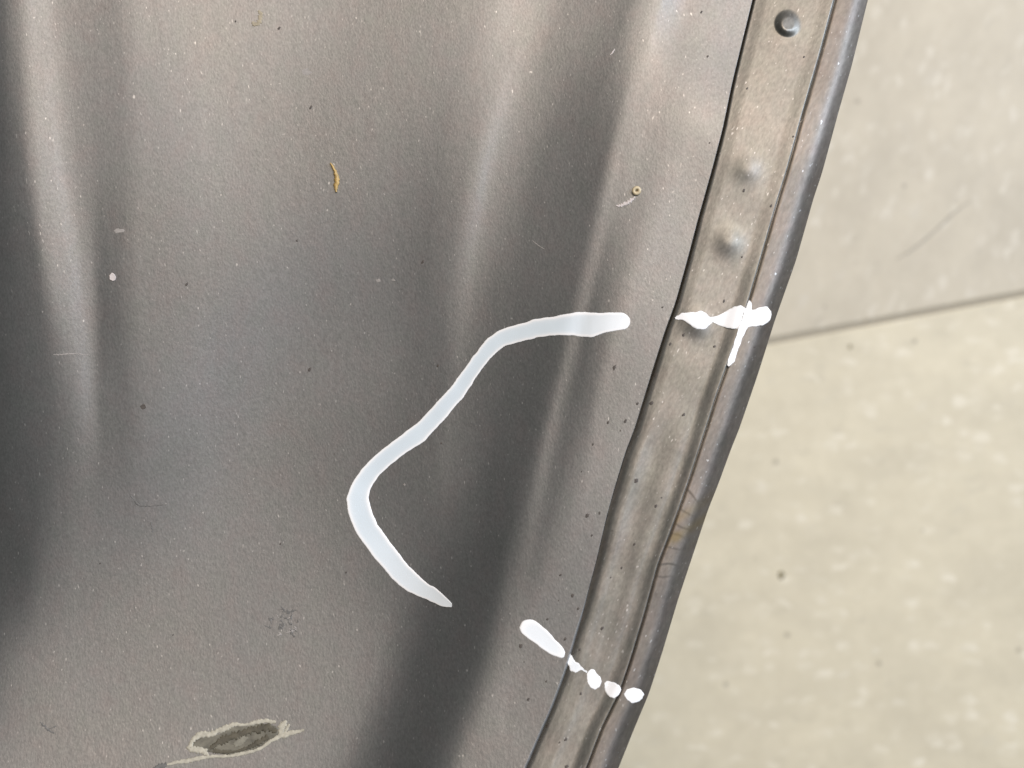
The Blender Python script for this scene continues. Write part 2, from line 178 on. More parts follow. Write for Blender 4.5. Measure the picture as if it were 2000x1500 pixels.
    [-3405,203,209,214,220,225,229,233,238,242,247,249,245,242,239,234,230,224,216,207,195,178,152,118,95,74,57,46,35,30,19,-1,-18,-28,-39,-56,-71,-87,-82,-57,-18,-1,1,6,7,5,-5,-21,-34,-45,-52,-56,-60,-66,-70,-67,-68,-73,-71,-75,-80,-81,-74,-77,-74,-66,-67,-62,-58,-53,-46,-44,-39,-35,-30,-27,-19,-16,-10,-2,-1,5,11,18,23,24,28,33,36,40,39,45,47,50,52,61,71,72,79,81,88,88,94,95,98,102,102,93,79,77,80,94,101,109,122,135,146,157,169,178,187,193,201,211,215,213,201,174,119,81,102,125,145,146,135,127,102,70,61,57,56,53,49,48,44,43,42,42,44,45,46,49,49,51,53,53,57,59,60,62,63,66,68,69,70,72,72,74,75,75,76],
    [-3687,216,220,225,230,233,237,240,245,248,250,250,250,247,244,239,235,229,221,212,201,183,156,130,106,85,69,55,45,36,26,8,-11,-21,-33,-50,-58,-68,-63,-50,-19,-1,-2,-1,1,-2,-11,-30,-41,-53,-58,-62,-64,-66,-67,-68,-67,-70,-70,-74,-75,-74,-70,-72,-69,-63,-64,-57,-51,-49,-39,-38,-30,-25,-17,-16,-12,-9,-3,2,4,11,16,21,25,28,28,34,36,40,40,47,51,53,58,67,75,79,84,85,86,86,89,91,97,96,93,81,74,82,89,100,109,117,135,150,166,181,190,196,203,213,221,229,225,208,179,122,87,98,127,142,146,131,123,108,82,60,56,58,51,48,47,47,43,43,45,45,46,47,49,51,51,53,56,56,58,62,63,65,65,67,69,69,70,72,72,73,74,74,76],
    [-3962,232,233,237,239,242,245,247,250,250,249,248,254,251,248,242,238,232,225,217,207,192,165,142,120,100,84,67,57,45,31,14,-3,-15,-26,-42,-47,-50,-46,-37,-18,-7,-11,-9,-8,-16,-25,-39,-48,-57,-61,-62,-62,-64,-64,-64,-64,-65,-67,-69,-70,-67,-65,-63,-63,-58,-56,-50,-44,-41,-34,-29,-23,-16,-8,-9,-4,-2,1,6,5,13,18,23,26,27,28,31,35,42,44,50,54,59,64,71,80,83,86,84,88,86,86,87,93,89,84,78,78,91,101,112,123,133,154,168,187,203,210,214,220,232,238,235,218,185,128,91,98,124,144,147,130,115,104,86,67,53,53,53,49,47,46,45,45,47,48,48,49,50,51,53,54,56,59,58,61,64,64,67,66,68,69,70,70,73,72,74,75,76,77],
    [-4198,246,247,249,249,250,251,252,252,249,242,246,258,254,249,244,239,233,228,221,213,201,176,157,136,119,101,83,70,54,37,18,1,-6,-20,-31,-36,-41,-36,-27,-19,-19,-21,-22,-23,-29,-34,-44,-49,-58,-59,-59,-59,-59,-62,-60,-59,-60,-64,-60,-64,-61,-57,-57,-51,-47,-45,-41,-36,-34,-27,-23,-16,-10,-6,-2,0,3,6,7,6,13,19,21,27,25,28,31,36,41,48,50,56,61,68,74,81,84,87,85,88,87,86,87,90,89,85,84,91,106,117,127,141,154,172,188,206,221,228,230,237,246,240,222,190,139,100,97,122,138,146,130,115,97,85,65,54,50,52,51,48,47,46,48,48,49,51,51,52,52,54,56,56,59,61,61,64,66,65,68,67,70,70,71,73,74,75,77,78,79,83],
    [-4369,263,263,260,257,255,253,259,247,240,239,251,258,253,248,243,238,233,228,224,217,208,187,173,153,135,123,104,85,62,42,22,4,-1,-15,-25,-31,-34,-32,-28,-27,-29,-32,-33,-36,-34,-40,-45,-49,-56,-57,-57,-54,-57,-57,-54,-53,-55,-56,-52,-56,-51,-47,-46,-40,-38,-36,-34,-28,-26,-19,-16,-11,-8,-4,3,2,7,9,9,9,14,17,18,26,25,29,33,37,39,44,46,54,62,69,75,77,82,86,85,90,88,90,93,94,95,100,100,110,123,136,147,162,172,190,206,226,234,239,247,248,243,220,191,147,111,100,117,137,138,125,111,96,78,65,51,50,51,54,50,49,48,48,50,50,51,53,53,54,55,56,59,59,62,63,64,66,67,68,69,69,72,73,74,76,78,79,81,83,84,88],
    [-4448,287,280,270,262,258,251,260,239,236,240,259,255,250,245,239,234,231,228,224,219,209,193,187,171,154,137,129,98,60,45,22,5,0,-16,-25,-28,-34,-34,-33,-34,-39,-38,-39,-41,-37,-41,-44,-48,-54,-55,-53,-53,-52,-50,-50,-45,-46,-45,-44,-45,-42,-35,-37,-34,-31,-28,-27,-21,-15,-13,-10,-9,-5,0,4,4,5,12,12,12,14,17,18,24,25,28,32,36,37,39,44,51,58,64,73,74,77,84,86,91,92,96,102,107,109,120,122,130,146,159,168,181,190,208,225,239,245,246,253,248,217,185,152,117,106,112,130,134,118,101,92,73,61,52,48,53,55,52,50,50,49,51,51,52,53,55,55,56,58,59,61,62,64,66,66,68,70,70,72,73,74,77,78,79,83,82,86,88,88,92],
    [-4399,310,297,281,267,260,250,249,232,242,252,258,252,246,240,233,230,226,225,223,216,206,195,192,187,174,145,134,92,58,39,16,3,-2,-19,-26,-30,-37,-38,-35,-41,-43,-40,-42,-40,-38,-42,-41,-45,-51,-50,-50,-49,-45,-44,-41,-39,-37,-36,-34,-36,-34,-29,-29,-26,-24,-21,-19,-14,-10,-8,-8,-6,-1,1,5,3,4,12,13,12,14,17,18,22,22,26,29,35,36,39,42,48,53,61,66,71,73,81,86,93,99,104,114,122,126,137,146,158,173,181,191,198,211,227,239,249,250,249,245,220,181,148,123,103,109,122,126,110,92,78,69,58,53,54,53,53,53,51,51,51,51,52,54,54,55,58,57,60,60,62,65,64,67,67,69,70,73,73,76,76,78,81,81,83,86,87,89,91,92,95],
    [-4184,326,310,291,273,260,252,238,229,256,260,257,250,243,234,228,222,217,218,216,210,201,196,191,190,178,139,114,70,46,24,10,2,-8,-19,-30,-33,-38,-39,-39,-41,-42,-41,-43,-40,-38,-41,-40,-42,-44,-45,-43,-41,-37,-35,-34,-33,-31,-29,-28,-30,-28,-23,-22,-20,-17,-14,-14,-9,-9,-4,-5,-3,0,1,4,5,3,11,9,11,12,15,17,18,18,24,28,33,35,39,39,47,50,56,63,66,70,80,88,97,106,116,126,135,144,158,174,184,196,203,213,218,232,242,250,254,251,242,216,176,146,120,106,99,110,113,100,83,69,61,55,52,53,57,54,53,52,51,52,53,53,56,56,57,59,60,61,64,63,65,67,66,69,70,72,73,76,77,78,80,81,84,84,86,88,89,91,93,94,95],
    [-3777,334,317,296,276,261,254,239,232,262,265,258,252,241,229,219,211,205,202,200,197,193,187,177,171,153,123,77,50,21,13,3,-3,-13,-22,-30,-33,-37,-38,-38,-40,-41,-40,-42,-40,-36,-39,-37,-39,-37,-38,-35,-34,-30,-29,-28,-27,-29,-24,-23,-26,-23,-19,-16,-15,-13,-10,-10,-8,-8,-2,-3,-1,1,1,3,7,2,7,6,10,9,11,15,15,17,22,24,31,34,38,37,44,48,52,59,64,68,81,91,103,115,126,139,154,166,184,198,206,218,225,231,237,245,253,258,252,242,217,173,134,119,103,94,95,96,87,70,64,57,53,51,54,53,54,53,52,53,53,55,57,57,58,61,60,62,64,65,65,66,68,68,70,71,73,74,76,79,80,81,82,83,86,86,88,90,89,92,92,93,95],
    [-3164,334,314,293,275,260,257,245,238,264,266,260,253,237,222,208,198,192,183,177,170,168,154,142,133,115,84,52,24,8,3,-3,-11,-17,-25,-32,-31,-34,-36,-34,-38,-38,-39,-39,-37,-35,-35,-34,-32,-33,-33,-29,-29,-25,-24,-25,-24,-26,-21,-21,-20,-19,-16,-15,-11,-11,-9,-9,-8,-6,-1,-2,-2,0,1,2,6,3,4,5,9,8,9,10,17,18,22,22,26,32,36,35,41,45,49,57,63,70,82,94,109,125,137,159,177,193,209,221,226,237,242,245,249,254,258,254,239,215,174,130,107,99,85,83,79,70,62,56,55,52,51,54,55,52,54,52,54,56,56,58,60,60,62,63,63,65,67,66,68,68,70,71,71,74,76,76,80,81,82,83,83,85,87,87,89,89,90,91,91,92,93],
    [-2336,318,298,282,265,256,255,248,242,261,262,257,246,228,211,195,185,173,159,147,135,123,106,96,84,68,46,26,10,-2,-4,-13,-16,-21,-26,-32,-31,-32,-33,-32,-35,-35,-38,-35,-34,-32,-31,-30,-28,-29,-29,-26,-25,-23,-20,-23,-23,-23,-19,-19,-17,-15,-16,-13,-10,-11,-9,-8,-7,-6,-1,-4,-3,0,1,1,3,2,4,5,8,8,11,11,16,19,21,24,24,28,33,34,39,45,48,55,64,73,84,99,119,136,159,182,206,220,230,238,243,251,255,254,253,257,250,237,208,170,128,103,85,76,66,65,57,51,49,49,54,52,54,56,56,54,56,56,57,59,58,61,63,62,64,65,65,65,68,67,70,70,71,73,74,76,78,79,81,83,83,85,84,86,87,87,89,89,89,90,91,91,93],
    [-1298,283,268,260,249,241,242,239,238,244,247,245,230,210,193,178,161,145,128,113,97,77,57,50,41,30,17,7,-5,-12,-13,-19,-23,-24,-26,-31,-31,-29,-35,-31,-33,-32,-33,-34,-31,-29,-30,-27,-27,-28,-25,-24,-23,-21,-20,-20,-21,-21,-19,-17,-17,-14,-16,-13,-10,-10,-8,-7,-8,-5,-4,-4,-4,-1,1,1,0,2,5,5,10,10,13,12,16,17,21,23,25,28,30,35,42,47,48,57,66,78,93,112,134,160,186,209,232,239,243,250,255,257,260,259,250,243,229,204,162,122,96,78,63,56,47,44,42,46,45,48,52,53,57,58,58,58,59,59,60,62,61,63,64,64,65,66,65,66,68,69,71,71,73,74,75,77,80,81,82,83,84,84,85,86,87,87,88,89,88,90,91,91,94],
    [-79,235,229,223,217,214,213,213,215,216,220,217,202,183,165,147,128,111,95,77,56,41,26,20,14,0,-5,-9,-15,-20,-22,-24,-27,-29,-27,-30,-31,-30,-35,-31,-30,-32,-30,-31,-29,-28,-31,-27,-27,-27,-25,-23,-23,-19,-19,-18,-19,-19,-20,-18,-16,-14,-17,-12,-10,-10,-10,-6,-8,-6,-4,-4,-3,-1,0,1,1,3,7,7,11,12,13,14,15,17,21,22,24,27,33,37,47,49,52,65,75,95,112,132,161,191,214,233,243,249,253,256,259,258,258,251,234,214,193,153,115,88,68,52,45,38,32,36,40,47,44,47,52,56,58,59,61,59,61,61,62,63,62,65,65,65,65,66,66,68,69,70,72,73,74,75,76,78,81,80,82,83,83,83,84,85,86,86,88,88,88,90,91,91,94],
    [1272,178,175,172,172,171,172,174,174,176,177,176,162,144,125,108,92,76,58,44,33,20,5,-1,-7,-14,-17,-18,-23,-26,-28,-29,-29,-32,-28,-31,-31,-31,-34,-32,-31,-30,-29,-31,-28,-29,-30,-29,-28,-25,-26,-23,-22,-19,-18,-19,-17,-17,-17,-18,-16,-15,-16,-12,-11,-9,-12,-8,-8,-5,-4,-3,-2,0,0,2,2,7,8,9,12,12,15,14,15,18,23,22,22,28,36,39,50,55,62,85,98,119,136,166,191,220,236,243,250,255,261,255,258,252,240,223,200,176,138,104,80,59,43,32,31,31,32,40,44,46,43,47,55,57,58,60,60,60,61,61,62,63,63,65,65,66,66,67,68,69,72,71,73,73,75,76,77,78,79,80,81,82,81,83,82,84,85,85,87,87,88,88,91,90,91],
    [2670,113,116,117,119,121,122,124,124,125,126,123,112,97,81,70,55,43,34,25,15,0,-9,-12,-17,-21,-23,-24,-28,-30,-31,-31,-31,-34,-30,-31,-31,-32,-32,-32,-32,-30,-29,-32,-30,-32,-30,-30,-27,-25,-27,-22,-20,-19,-18,-19,-17,-16,-16,-17,-14,-14,-15,-13,-11,-9,-9,-10,-8,-5,-3,-3,-1,2,0,3,5,7,10,10,13,12,15,15,17,20,24,21,27,32,39,44,55,70,86,110,123,144,170,195,218,241,249,254,258,257,258,255,246,227,205,183,151,122,94,64,50,34,25,23,31,36,40,44,45,45,47,50,55,58,58,58,60,60,60,60,61,63,63,65,65,65,67,69,68,71,73,72,74,73,75,76,76,78,78,79,79,81,80,82,82,82,85,84,86,86,86,88,88,87,89],
    [4004,60,61,67,68,70,72,72,72,72,72,71,59,51,42,34,27,20,14,6,-4,-9,-15,-19,-22,-25,-27,-29,-30,-31,-32,-31,-33,-33,-31,-30,-32,-33,-33,-33,-31,-32,-30,-33,-31,-34,-30,-30,-27,-26,-26,-22,-20,-17,-17,-18,-18,-15,-17,-18,-12,-13,-14,-12,-11,-10,-8,-8,-7,-6,-5,-1,-1,2,0,6,5,7,10,10,13,15,14,17,18,22,25,26,34,39,44,59,74,94,112,130,150,174,197,218,240,256,259,261,261,255,251,239,217,188,161,130,101,79,55,35,29,25,24,27,38,39,42,44,45,48,51,53,56,57,57,57,59,59,60,60,60,62,62,64,66,65,67,69,69,71,73,72,74,73,75,75,75,77,77,77,79,80,79,82,81,82,84,84,84,86,85,85,86,86,87],
    [5182,24,25,25,27,27,27,27,28,27,26,24,21,16,11,6,3,-3,-5,-10,-14,-16,-20,-24,-26,-29,-30,-30,-31,-35,-32,-32,-31,-35,-28,-31,-32,-33,-35,-32,-33,-32,-33,-31,-32,-31,-29,-29,-26,-27,-25,-22,-21,-18,-18,-17,-17,-16,-17,-16,-14,-13,-13,-12,-11,-9,-9,-8,-6,-6,-4,-3,-1,0,0,3,5,5,10,11,14,17,15,19,20,24,30,34,38,51,64,83,98,114,134,159,178,197,221,239,256,263,260,260,258,247,228,201,178,144,111,84,58,41,33,30,28,29,32,34,39,40,41,45,46,49,53,54,55,56,56,57,58,58,59,59,60,62,62,63,66,65,66,69,69,70,72,72,73,73,74,74,74,76,77,76,78,79,79,80,81,81,83,83,83,85,84,85,86,85,88],
    [6173,-3,-4,-2,-3,-3,-3,-4,-3,-4,-5,-5,-7,-9,-12,-14,-15,-18,-19,-20,-22,-24,-26,-29,-30,-34,-33,-32,-34,-36,-35,-32,-32,-33,-29,-33,-31,-34,-35,-34,-33,-33,-32,-31,-30,-29,-27,-27,-26,-25,-23,-22,-21,-21,-19,-19,-17,-17,-16,-15,-15,-14,-12,-12,-11,-9,-9,-8,-6,-5,-5,-3,-3,-1,-2,-1,4,4,9,13,13,17,18,19,24,29,35,42,52,73,92,105,119,138,163,186,199,219,242,252,260,259,254,252,242,218,190,162,134,100,70,44,35,30,31,31,33,34,38,38,41,42,44,45,46,50,53,53,54,55,55,56,58,57,58,58,60,61,61,64,65,65,65,68,68,70,71,70,72,71,73,73,73,74,76,75,77,78,78,79,79,81,82,81,83,85,84,86,87,87,90],
    [6972,-18,-19,-19,-20,-20,-21,-20,-21,-22,-21,-22,-23,-24,-25,-26,-26,-28,-28,-28,-29,-31,-32,-34,-34,-36,-37,-36,-37,-36,-37,-34,-34,-33,-31,-35,-33,-35,-35,-33,-33,-32,-31,-30,-29,-28,-26,-26,-25,-25,-23,-22,-22,-21,-20,-19,-19,-17,-16,-16,-15,-14,-12,-12,-11,-9,-10,-7,-7,-6,-5,-4,-4,-3,-3,-1,1,3,8,11,12,15,20,22,29,33,45,60,77,99,115,128,146,168,187,206,223,238,249,253,253,249,241,226,207,180,154,124,96,64,37,31,31,31,33,35,36,37,41,40,43,45,45,47,47,50,51,52,52,55,54,55,56,57,57,58,59,60,61,62,64,64,65,67,66,68,69,69,70,70,70,72,72,73,74,74,76,77,77,78,78,80,82,81,84,85,86,86,89,89,91],
    [7635,-28,-28,-28,-28,-29,-29,-29,-30,-30,-30,-31,-31,-31,-32,-32,-33,-33,-33,-35,-34,-36,-36,-37,-38,-38,-39,-39,-38,-37,-38,-36,-35,-35,-35,-36,-35,-34,-34,-33,-32,-32,-31,-29,-29,-27,-26,-27,-24,-25,-24,-23,-22,-22,-20,-20,-18,-17,-18,-15,-16,-14,-13,-12,-12,-10,-10,-8,-7,-8,-6,-5,-5,-4,-4,-3,0,0,5,8,10,15,21,26,34,47,64,86,105,120,138,156,175,194,209,228,237,244,247,245,242,231,212,192,171,145,119,92,62,36,30,31,33,34,35,38,38,40,41,42,44,46,46,48,47,49,51,50,51,53,53,54,56,55,56,57,58,59,60,61,62,63,63,66,64,67,67,67,68,68,70,70,71,71,74,73,74,77,76,78,79,80,82,82,84,87,86,88,90,89,92],
    [8208,-32,-31,-32,-33,-33,-33,-33,-34,-34,-34,-35,-35,-35,-35,-36,-36,-37,-37,-37,-38,-38,-39,-39,-39,-40,-39,-40,-39,-39,-38,-37,-37,-37,-36,-36,-35,-35,-34,-33,-32,-31,-31,-29,-29,-28,-26,-27,-25,-26,-24,-23,-23,-22,-20,-21,-19,-17,-18,-16,-17,-15,-13,-14,-12,-11,-11,-10,-8,-9,-8,-7,-7,-7,-7,-6,-4,-3,0,5,9,16,23,35,51,68,91,110,127,145,165,183,201,218,230,239,242,242,242,233,221,203,181,163,139,112,88,58,35,32,33,33,36,36,37,39,39,41,42,43,44,46,45,47,47,48,49,49,51,52,51,53,54,54,56,55,57,58,58,59,61,61,62,64,63,65,66,65,67,67,68,70,69,71,72,73,74,77,76,79,79,81,82,84,85,87,87,89,90,90,91],
    [8734,-34,-34,-34,-34,-35,-35,-36,-36,-36,-36,-37,-37,-37,-37,-38,-38,-38,-39,-39,-39,-39,-40,-39,-40,-40,-41,-40,-40,-39,-39,-38,-37,-37,-37,-36,-35,-35,-34,-33,-32,-32,-31,-29,-30,-28,-27,-27,-26,-26,-25,-24,-23,-23,-21,-21,-20,-18,-19,-17,-18,-16,-14,-15,-14,-13,-13,-12,-11,-11,-11,-11,-11,-11,-13,-13,-10,-8,-1,2,7,19,35,54,73,93,114,131,153,173,192,210,227,237,241,244,244,240,232,213,193,177,156,132,108,83,52,36,33,34,34,35,37,36,38,40,39,41,42,42,43,45,45,46,46,47,48,48,49,50,51,51,53,53,54,54,55,57,56,58,59,59,61,62,62,63,65,65,66,66,67,69,69,70,73,73,74,77,77,80,79,82,83,84,86,88,88,89,90,90,92],
    [9240,-36,-35,-36,-36,-37,-36,-37,-37,-38,-37,-38,-38,-38,-39,-38,-39,-39,-39,-40,-39,-40,-40,-40,-40,-41,-40,-41,-40,-39,-40,-38,-37,-38,-36,-37,-35,-35,-35,-33,-33,-32,-31,-30,-30,-29,-28,-28,-26,-27,-25,-25,-24,-23,-22,-22,-21,-20,-20,-19,-19,-18,-16,-18,-16,-15,-16,-15,-15,-16,-16,-17,-18,-19,-22,-21,-17,-13,-7,-1,13,34,55,73,96,117,134,157,181,201,223,237,245,250,250,251,248,234,214,189,172,153,125,102,78,45,34,34,34,34,34,35,37,36,38,39,38,40,42,41,42,44,44,44,45,45,47,47,48,49,49,50,52,51,53,52,54,55,55,56,58,58,59,61,61,62,64,64,65,66,67,68,69,71,73,74,75,78,78,80,80,82,84,85,86,88,88,89,91,90,93],
]

def marker_mat():
    m, nt, p = new_mat('white_marker_paint')
    at = nt.nodes.new('ShaderNodeAttribute'); at.attribute_name = 'pigment'
    n = noise(nt, coords(nt, (90, 90, 90)), 3, 0.5)
    thin = mix(nt, (0.70, 0.785, 0.835), ramp(nt, n, [(0.3, g(0.96)), (0.7, g(1.04))]))
    c = mix(nt, thin, (0.97, 0.97, 0.965), at.outputs['Fac'], 'MIX')
    nt.links.new(c, p.inputs['Base Color'])
    p.inputs['Roughness'].default_value = 0.45
    return m
def paint_mat(name, col, rough=0.6, var=0.2, sc_=(900, 900, 900)):
    m, nt, p = new_mat(name)
    n = noise(nt, coords(nt, sc_), 3, 0.6)
    c = mix(nt, col, ramp(nt, n, [(0.3, g(1 - var)), (0.7, g(1.0))]))
    nt.links.new(c, p.inputs['Base Color'])
    p.inputs['Roughness'].default_value = rough
    b = nt.nodes.new('ShaderNodeBump'); b.inputs['Strength'].default_value = 0.4; b.inputs['Distance'].default_value = 0.0001
    nt.links.new(n, b.inputs['Height']); nt.links.new(b.outputs[0], p.inputs['Normal'])
    return m
M_MARK = marker_mat()
M_DIRT = paint_mat('dark_dirt', (0.085, 0.072, 0.062))
M_CREAM = paint_mat('chipped_cream_filler', (0.52, 0.485, 0.385), 0.7, 0.35)
M_BARE = paint_mat('dull_bare_patch', (0.20, 0.185, 0.14), 0.6, 0.6, (330, 420, 420))
M_STRAW = paint_mat('yellow_chip', (0.62, 0.42, 0.15), 0.45, 0.45)
M_RESIN = paint_mat('cream_resin', (0.60, 0.50, 0.32), 0.35, 0.15)
M_PALE = paint_mat('pale_fleck', (0.66, 0.60, 0.57), 0.5, 0.1)
M_SMEAR = paint_mat('faint_smear', (0.38, 0.35, 0.32), 0.6, 0.3)
M_DARKCH = paint_mat('dark_worn', (0.105, 0.092, 0.062), 0.6, 0.45, (600, 600, 600))
M_SPOTC = paint_mat('worn_centre', (0.24, 0.225, 0.175), 0.6, 0.4, (500, 500, 500))
M_YELLOW = paint_mat('yellowish_smear', (0.42, 0.36, 0.25), 0.6, 0.3)
M_DARKSM = paint_mat('dark_smear', (0.155, 0.15, 0.14), 0.6, 0.3)

# ---------------------------------------------------------------- curves of the edge (picture units)
A_ = [(0,1469),(159,1430),(251,1411),(328,1391),(427,1363),(511,1341),(590,1319),(650,1297),(732,1271),(840,1238),(880,1222),(952,1200),(1010,1184),(1100,1163),(1191,1138),(1241,1121),(1313,1100),(1380,1075),(1439,1049),(1497,1024)]
B_ = [(0,1632),(109,1603),(218,1571),(338,1538),(391,1521),(468,1499),(567,1470),(640,1448),(714,1422),(764,1404),(840,1380),(876,1368),(938,1348),(996,1327),(1050,1308),(1100,1288),(1199,1261),(1292,1233),(1353,1212),(1420,1178),(1497,1149)]
E_ = [(0,1695),(127,1664),(218,1638),(340,1605),(384,1590),(508,1555),(590,1526),(624,1514),(732,1480),(840,1443),(874,1429),(948,1402),(998,1382),(1100,1348),(1172,1324),(1279,1292),(1356,1267),(1420,1240),(1500,1208)]
def curve(pts):
    y = np.array([p[0] for p in pts], float); x = np.array([p[1] for p in pts], float)
    s0 = (x[3] - x[0]) / (y[3] - y[0]); s1 = (x[-1] - x[-3]) / (y[-1] - y[-3])
    y = np.concatenate([[-400], y, [2000]]); x = np.concatenate([[x[0] - 400 * s0], x, [x[-1] + (2000 - y[-2]) * s1]])
    yy = np.arange(-400, 2001, 4.0); xx = np.interp(yy, y, x)
    k = np.hanning(15); k /= k.sum()
    xx = np.convolve(np.pad(xx, 7, 'edge'), k, 'valid')
    return lambda v: np.interp(v, yy, xx)
cA, cB, cE = curve(A_), curve(B_), curve(E_)

# ---------------------------------------------------------------- relief of the pressed sheet (2 micron steps)
U0, DU, NU, V0, DV, NV = -200.0, 10.0, 171, -200.0, 40.0, 48
Z = np.cumsum(np.array(RELIEF, float), axis=1) * 3e-6
def crw(t):
    return np.stack([-.5*t**3+t*t-.5*t, 1.5*t**3-2.5*t*t+1, -1.5*t**3+2*t*t+.5*t, .5*t**3-.5*t*t], -1)
def zsheet(u, v):
    u = np.asarray(u, float); v = np.asarray(v, float)
    u, v = np.broadcast_arrays(u, v)
    a = np.clip((u - U0) / DU, 1, NU - 2.001); b = np.clip((v - V0) / DV, 1, NV - 2.001)
    i = a.astype(int); j = b.astype(int)
    wa = crw(a - i); wb = crw(b - j)
    r = 0
    for p in range(4):
        row = 0
        for q in range(4):
            row = row + wa[..., q] * Z[np.clip(j + p - 1, 0, NV - 1), np.clip(i + q - 1, 0, NU - 1)]
        r = r + wb[..., p] * row
    return r
_vv = np.arange(-300, 1801, 10.0)
_za = zsheet(cA(_vv) - 4, _vv)
_k = np.hanning(31); _k /= _k.sum()
_zs = np.convolve(np.pad(_za, 15, 'reflect', reflect_type='odd'), _k, 'valid')
def zA(v): return np.interp(v, _vv, _zs)
MM = 0.001
def sstep(a, b, x):
    t = np.clip((x - a) / (b - a), 0, 1); return t * t * (3 - 2 * t)
DIMPLES = [(1540, 46, 26, 1.25, 1), (1463, 326, 29, 0.62, 0), (1428, 470, 28, 0.66, 0), (1364, 630, 26, 0.8, 0)]
SLA, SLB, SLH = 0.02, 0.10, 0.04
def zflange(u, v):
    """strip between the two seams: u - distance from the left seam in picture units"""
    a, b = cA(v), cB(v)
    x = u - a; wd = b - a
    z = zA(v) - 0.55 * MM
    ww = 9 + 9 * sstep(0, 900, v)
    z = z + 0.12 * MM - 0.80 * MM * (1 - sstep(0, 1, (x + 2) / ww)) - 0.35 * MM * (1 - sstep(4, 34, x))
    z = z - 1.5 * MM * (1 - sstep(2, 5.5, x)) * (1 - sstep(560, 900, v))
    z = z + 0.06 * K * (x - 60) * (1 - 0.4 * sstep(1000, 1300, v))
    z = z + (0.30 + 0.60 * sstep(300, 800, v)) * MM * sstep(-34, -2, x - wd) - 1.3 * MM * sstep(-3.6, -2.6, x - wd)     # curls up against the hem
    lo = sstep(780, 900, v) * (1 - sstep(1180, 1420, v))
    s = x / wd
    z = z + lo * 0.22 * MM * np.sin((s * 1.75 + 0.05) * 2 * math.pi) * sstep(0.05, 0.2, s) * (1 - sstep(0.8, 0.97, s))
    lo2 = sstep(1050, 1150, v)
    z = z + lo2 * 0.16 * MM * np.exp(-((s - 0.40 - 0.00 * v) / 0.10) ** 2)
    for (du, dv, r, h, kind) in DIMPLES:
        q = np.sqrt((u - du) ** 2 + (v - dv) ** 2) / r
        ex = (0.93 * (u - du) - 0.36 * (v - dv)) / r        # + towards the upper right: bumps tilted that way so their caps catch the light
        if kind:
            z = z + (0.85 - 0.85 * ex) * h * MM * (1 - sstep(0.42, 1.10, q)) + 0.12 * h * MM * np.exp(-q * q * 0.4)
        else:
            z = z + h * MM * np.exp(-q * q * 1.3) * (1 - 0.5 * ex)
    z = z + 0.05 * MM * np.sin(v / 47.0 + u / 60.0) + 0.04 * MM * np.sin(v / 23.0 + 1.3 - u / 31.0)
    return z
WRINK = [(978, 0.75, 0.22), (1008, 0.6, 0.12), (1034, 0.45, 0.14), (1050, 0.30, 0.08), (1072, 0.1, 0.12), (1103, 0.05, 0.22), (1127, 0.1, 0.12)]
def zhem(u, v):
    b, e = cB(v), cE(v)
    s = np.clip((u - b) / (e - b), -0.1, 1)
    wd = (e - b) * K
    z = zA(v) - 0.12 * MM + 0.50 * MM * sstep(300, 800, v) - SLH * (s * wd)
    s0 = 0.70 - 0.08 * sstep(200, 900, v)
    z = z - wd * 1.2 * 0.085 * np.logaddexp(0, (s - s0) / 0.085)      # breaks over into the rolled face
    z = z - 0.25 * MM * (1 - sstep(0, 0.06, s))
    for (v0, sl, h) in WRINK:
        d = v - (v0 + sl * (u - (b + e) / 2)) + 1.5 * np.sin(u / 7.0 + v0)
        z = z + h * MM * 0.36 * np.exp(-np.clip(-d, 0, None) / 20.0) * sstep(2, -2, d) * (1 - sstep(0.35, 0.75, s)) * sstep(-1, 0, s)
    z = z + 0.035 * MM * np.sin(v / 39.0) + 0.03 * MM * np.sin(v / 17.0 + 2 + u / 25.0)
    return z
def zsurf(u, v):
    u = np.asarray(u, float); v = np.asarray(v, float)
    return np.where(u < cA(v), zsheet(u, v), np.where(u < cB(v), zflange(u, v), zhem(u, v)))
def P(u, v, z):
    """place a point of the panel seen at (u, v) at its own height z"""
    f = (D - z) / D
    return np.stack([(u - 1000) * K * f, (750 - v) * K * f, z + 0 * u], -1)

# ---------------------------------------------------------------- mesh helpers
def mesh_obj(name, verts, faces, mat, parent=None, smooth=True):
    me = bpy.data.meshes.new(name)
    me.from_pydata([tuple(p) for p in verts], [], faces)
    me.update()
    if smooth: me.polygons.foreach_set('use_smooth', [True] * len(me.polygons))
    me.materials.append(mat)
    o = bpy.data.objects.new(name, me)
    COL.objects.link(o)
    if parent: o.parent = parent
    return o
def grid_faces(nr, nc):
    r = np.arange(nr - 1)[:, None]; c = np.arange(nc - 1)[None, :]
    a = r * nc + c
    return np.stack([a, a + nc, a + nc + 1, a + 1], -1).reshape(-1, 4).tolist()
def attr(o, name, vals):
    at = o.data.attributes.new(name, 'FLOAT', 'POINT')
    at.data.foreach_set('value', np.asarray(vals, np.float32).ravel())
def tag(o, **kw):
    for k, v in kw.items(): o[k] = v
    return o

# ---------------------------------------------------------------- the panel
panel = bpy.data.objects.new('car_panel', None)
COL.objects.link(panel)
tag(panel, label='dented grey primed car panel with folded hem, held above the tiled floor', category='car panel')

VMIN, VMAX = -160.0, 1660.0
nr, nc = 420, 460
v = np.linspace(VMIN, VMAX, nr)[:, None]
a = cA(v)
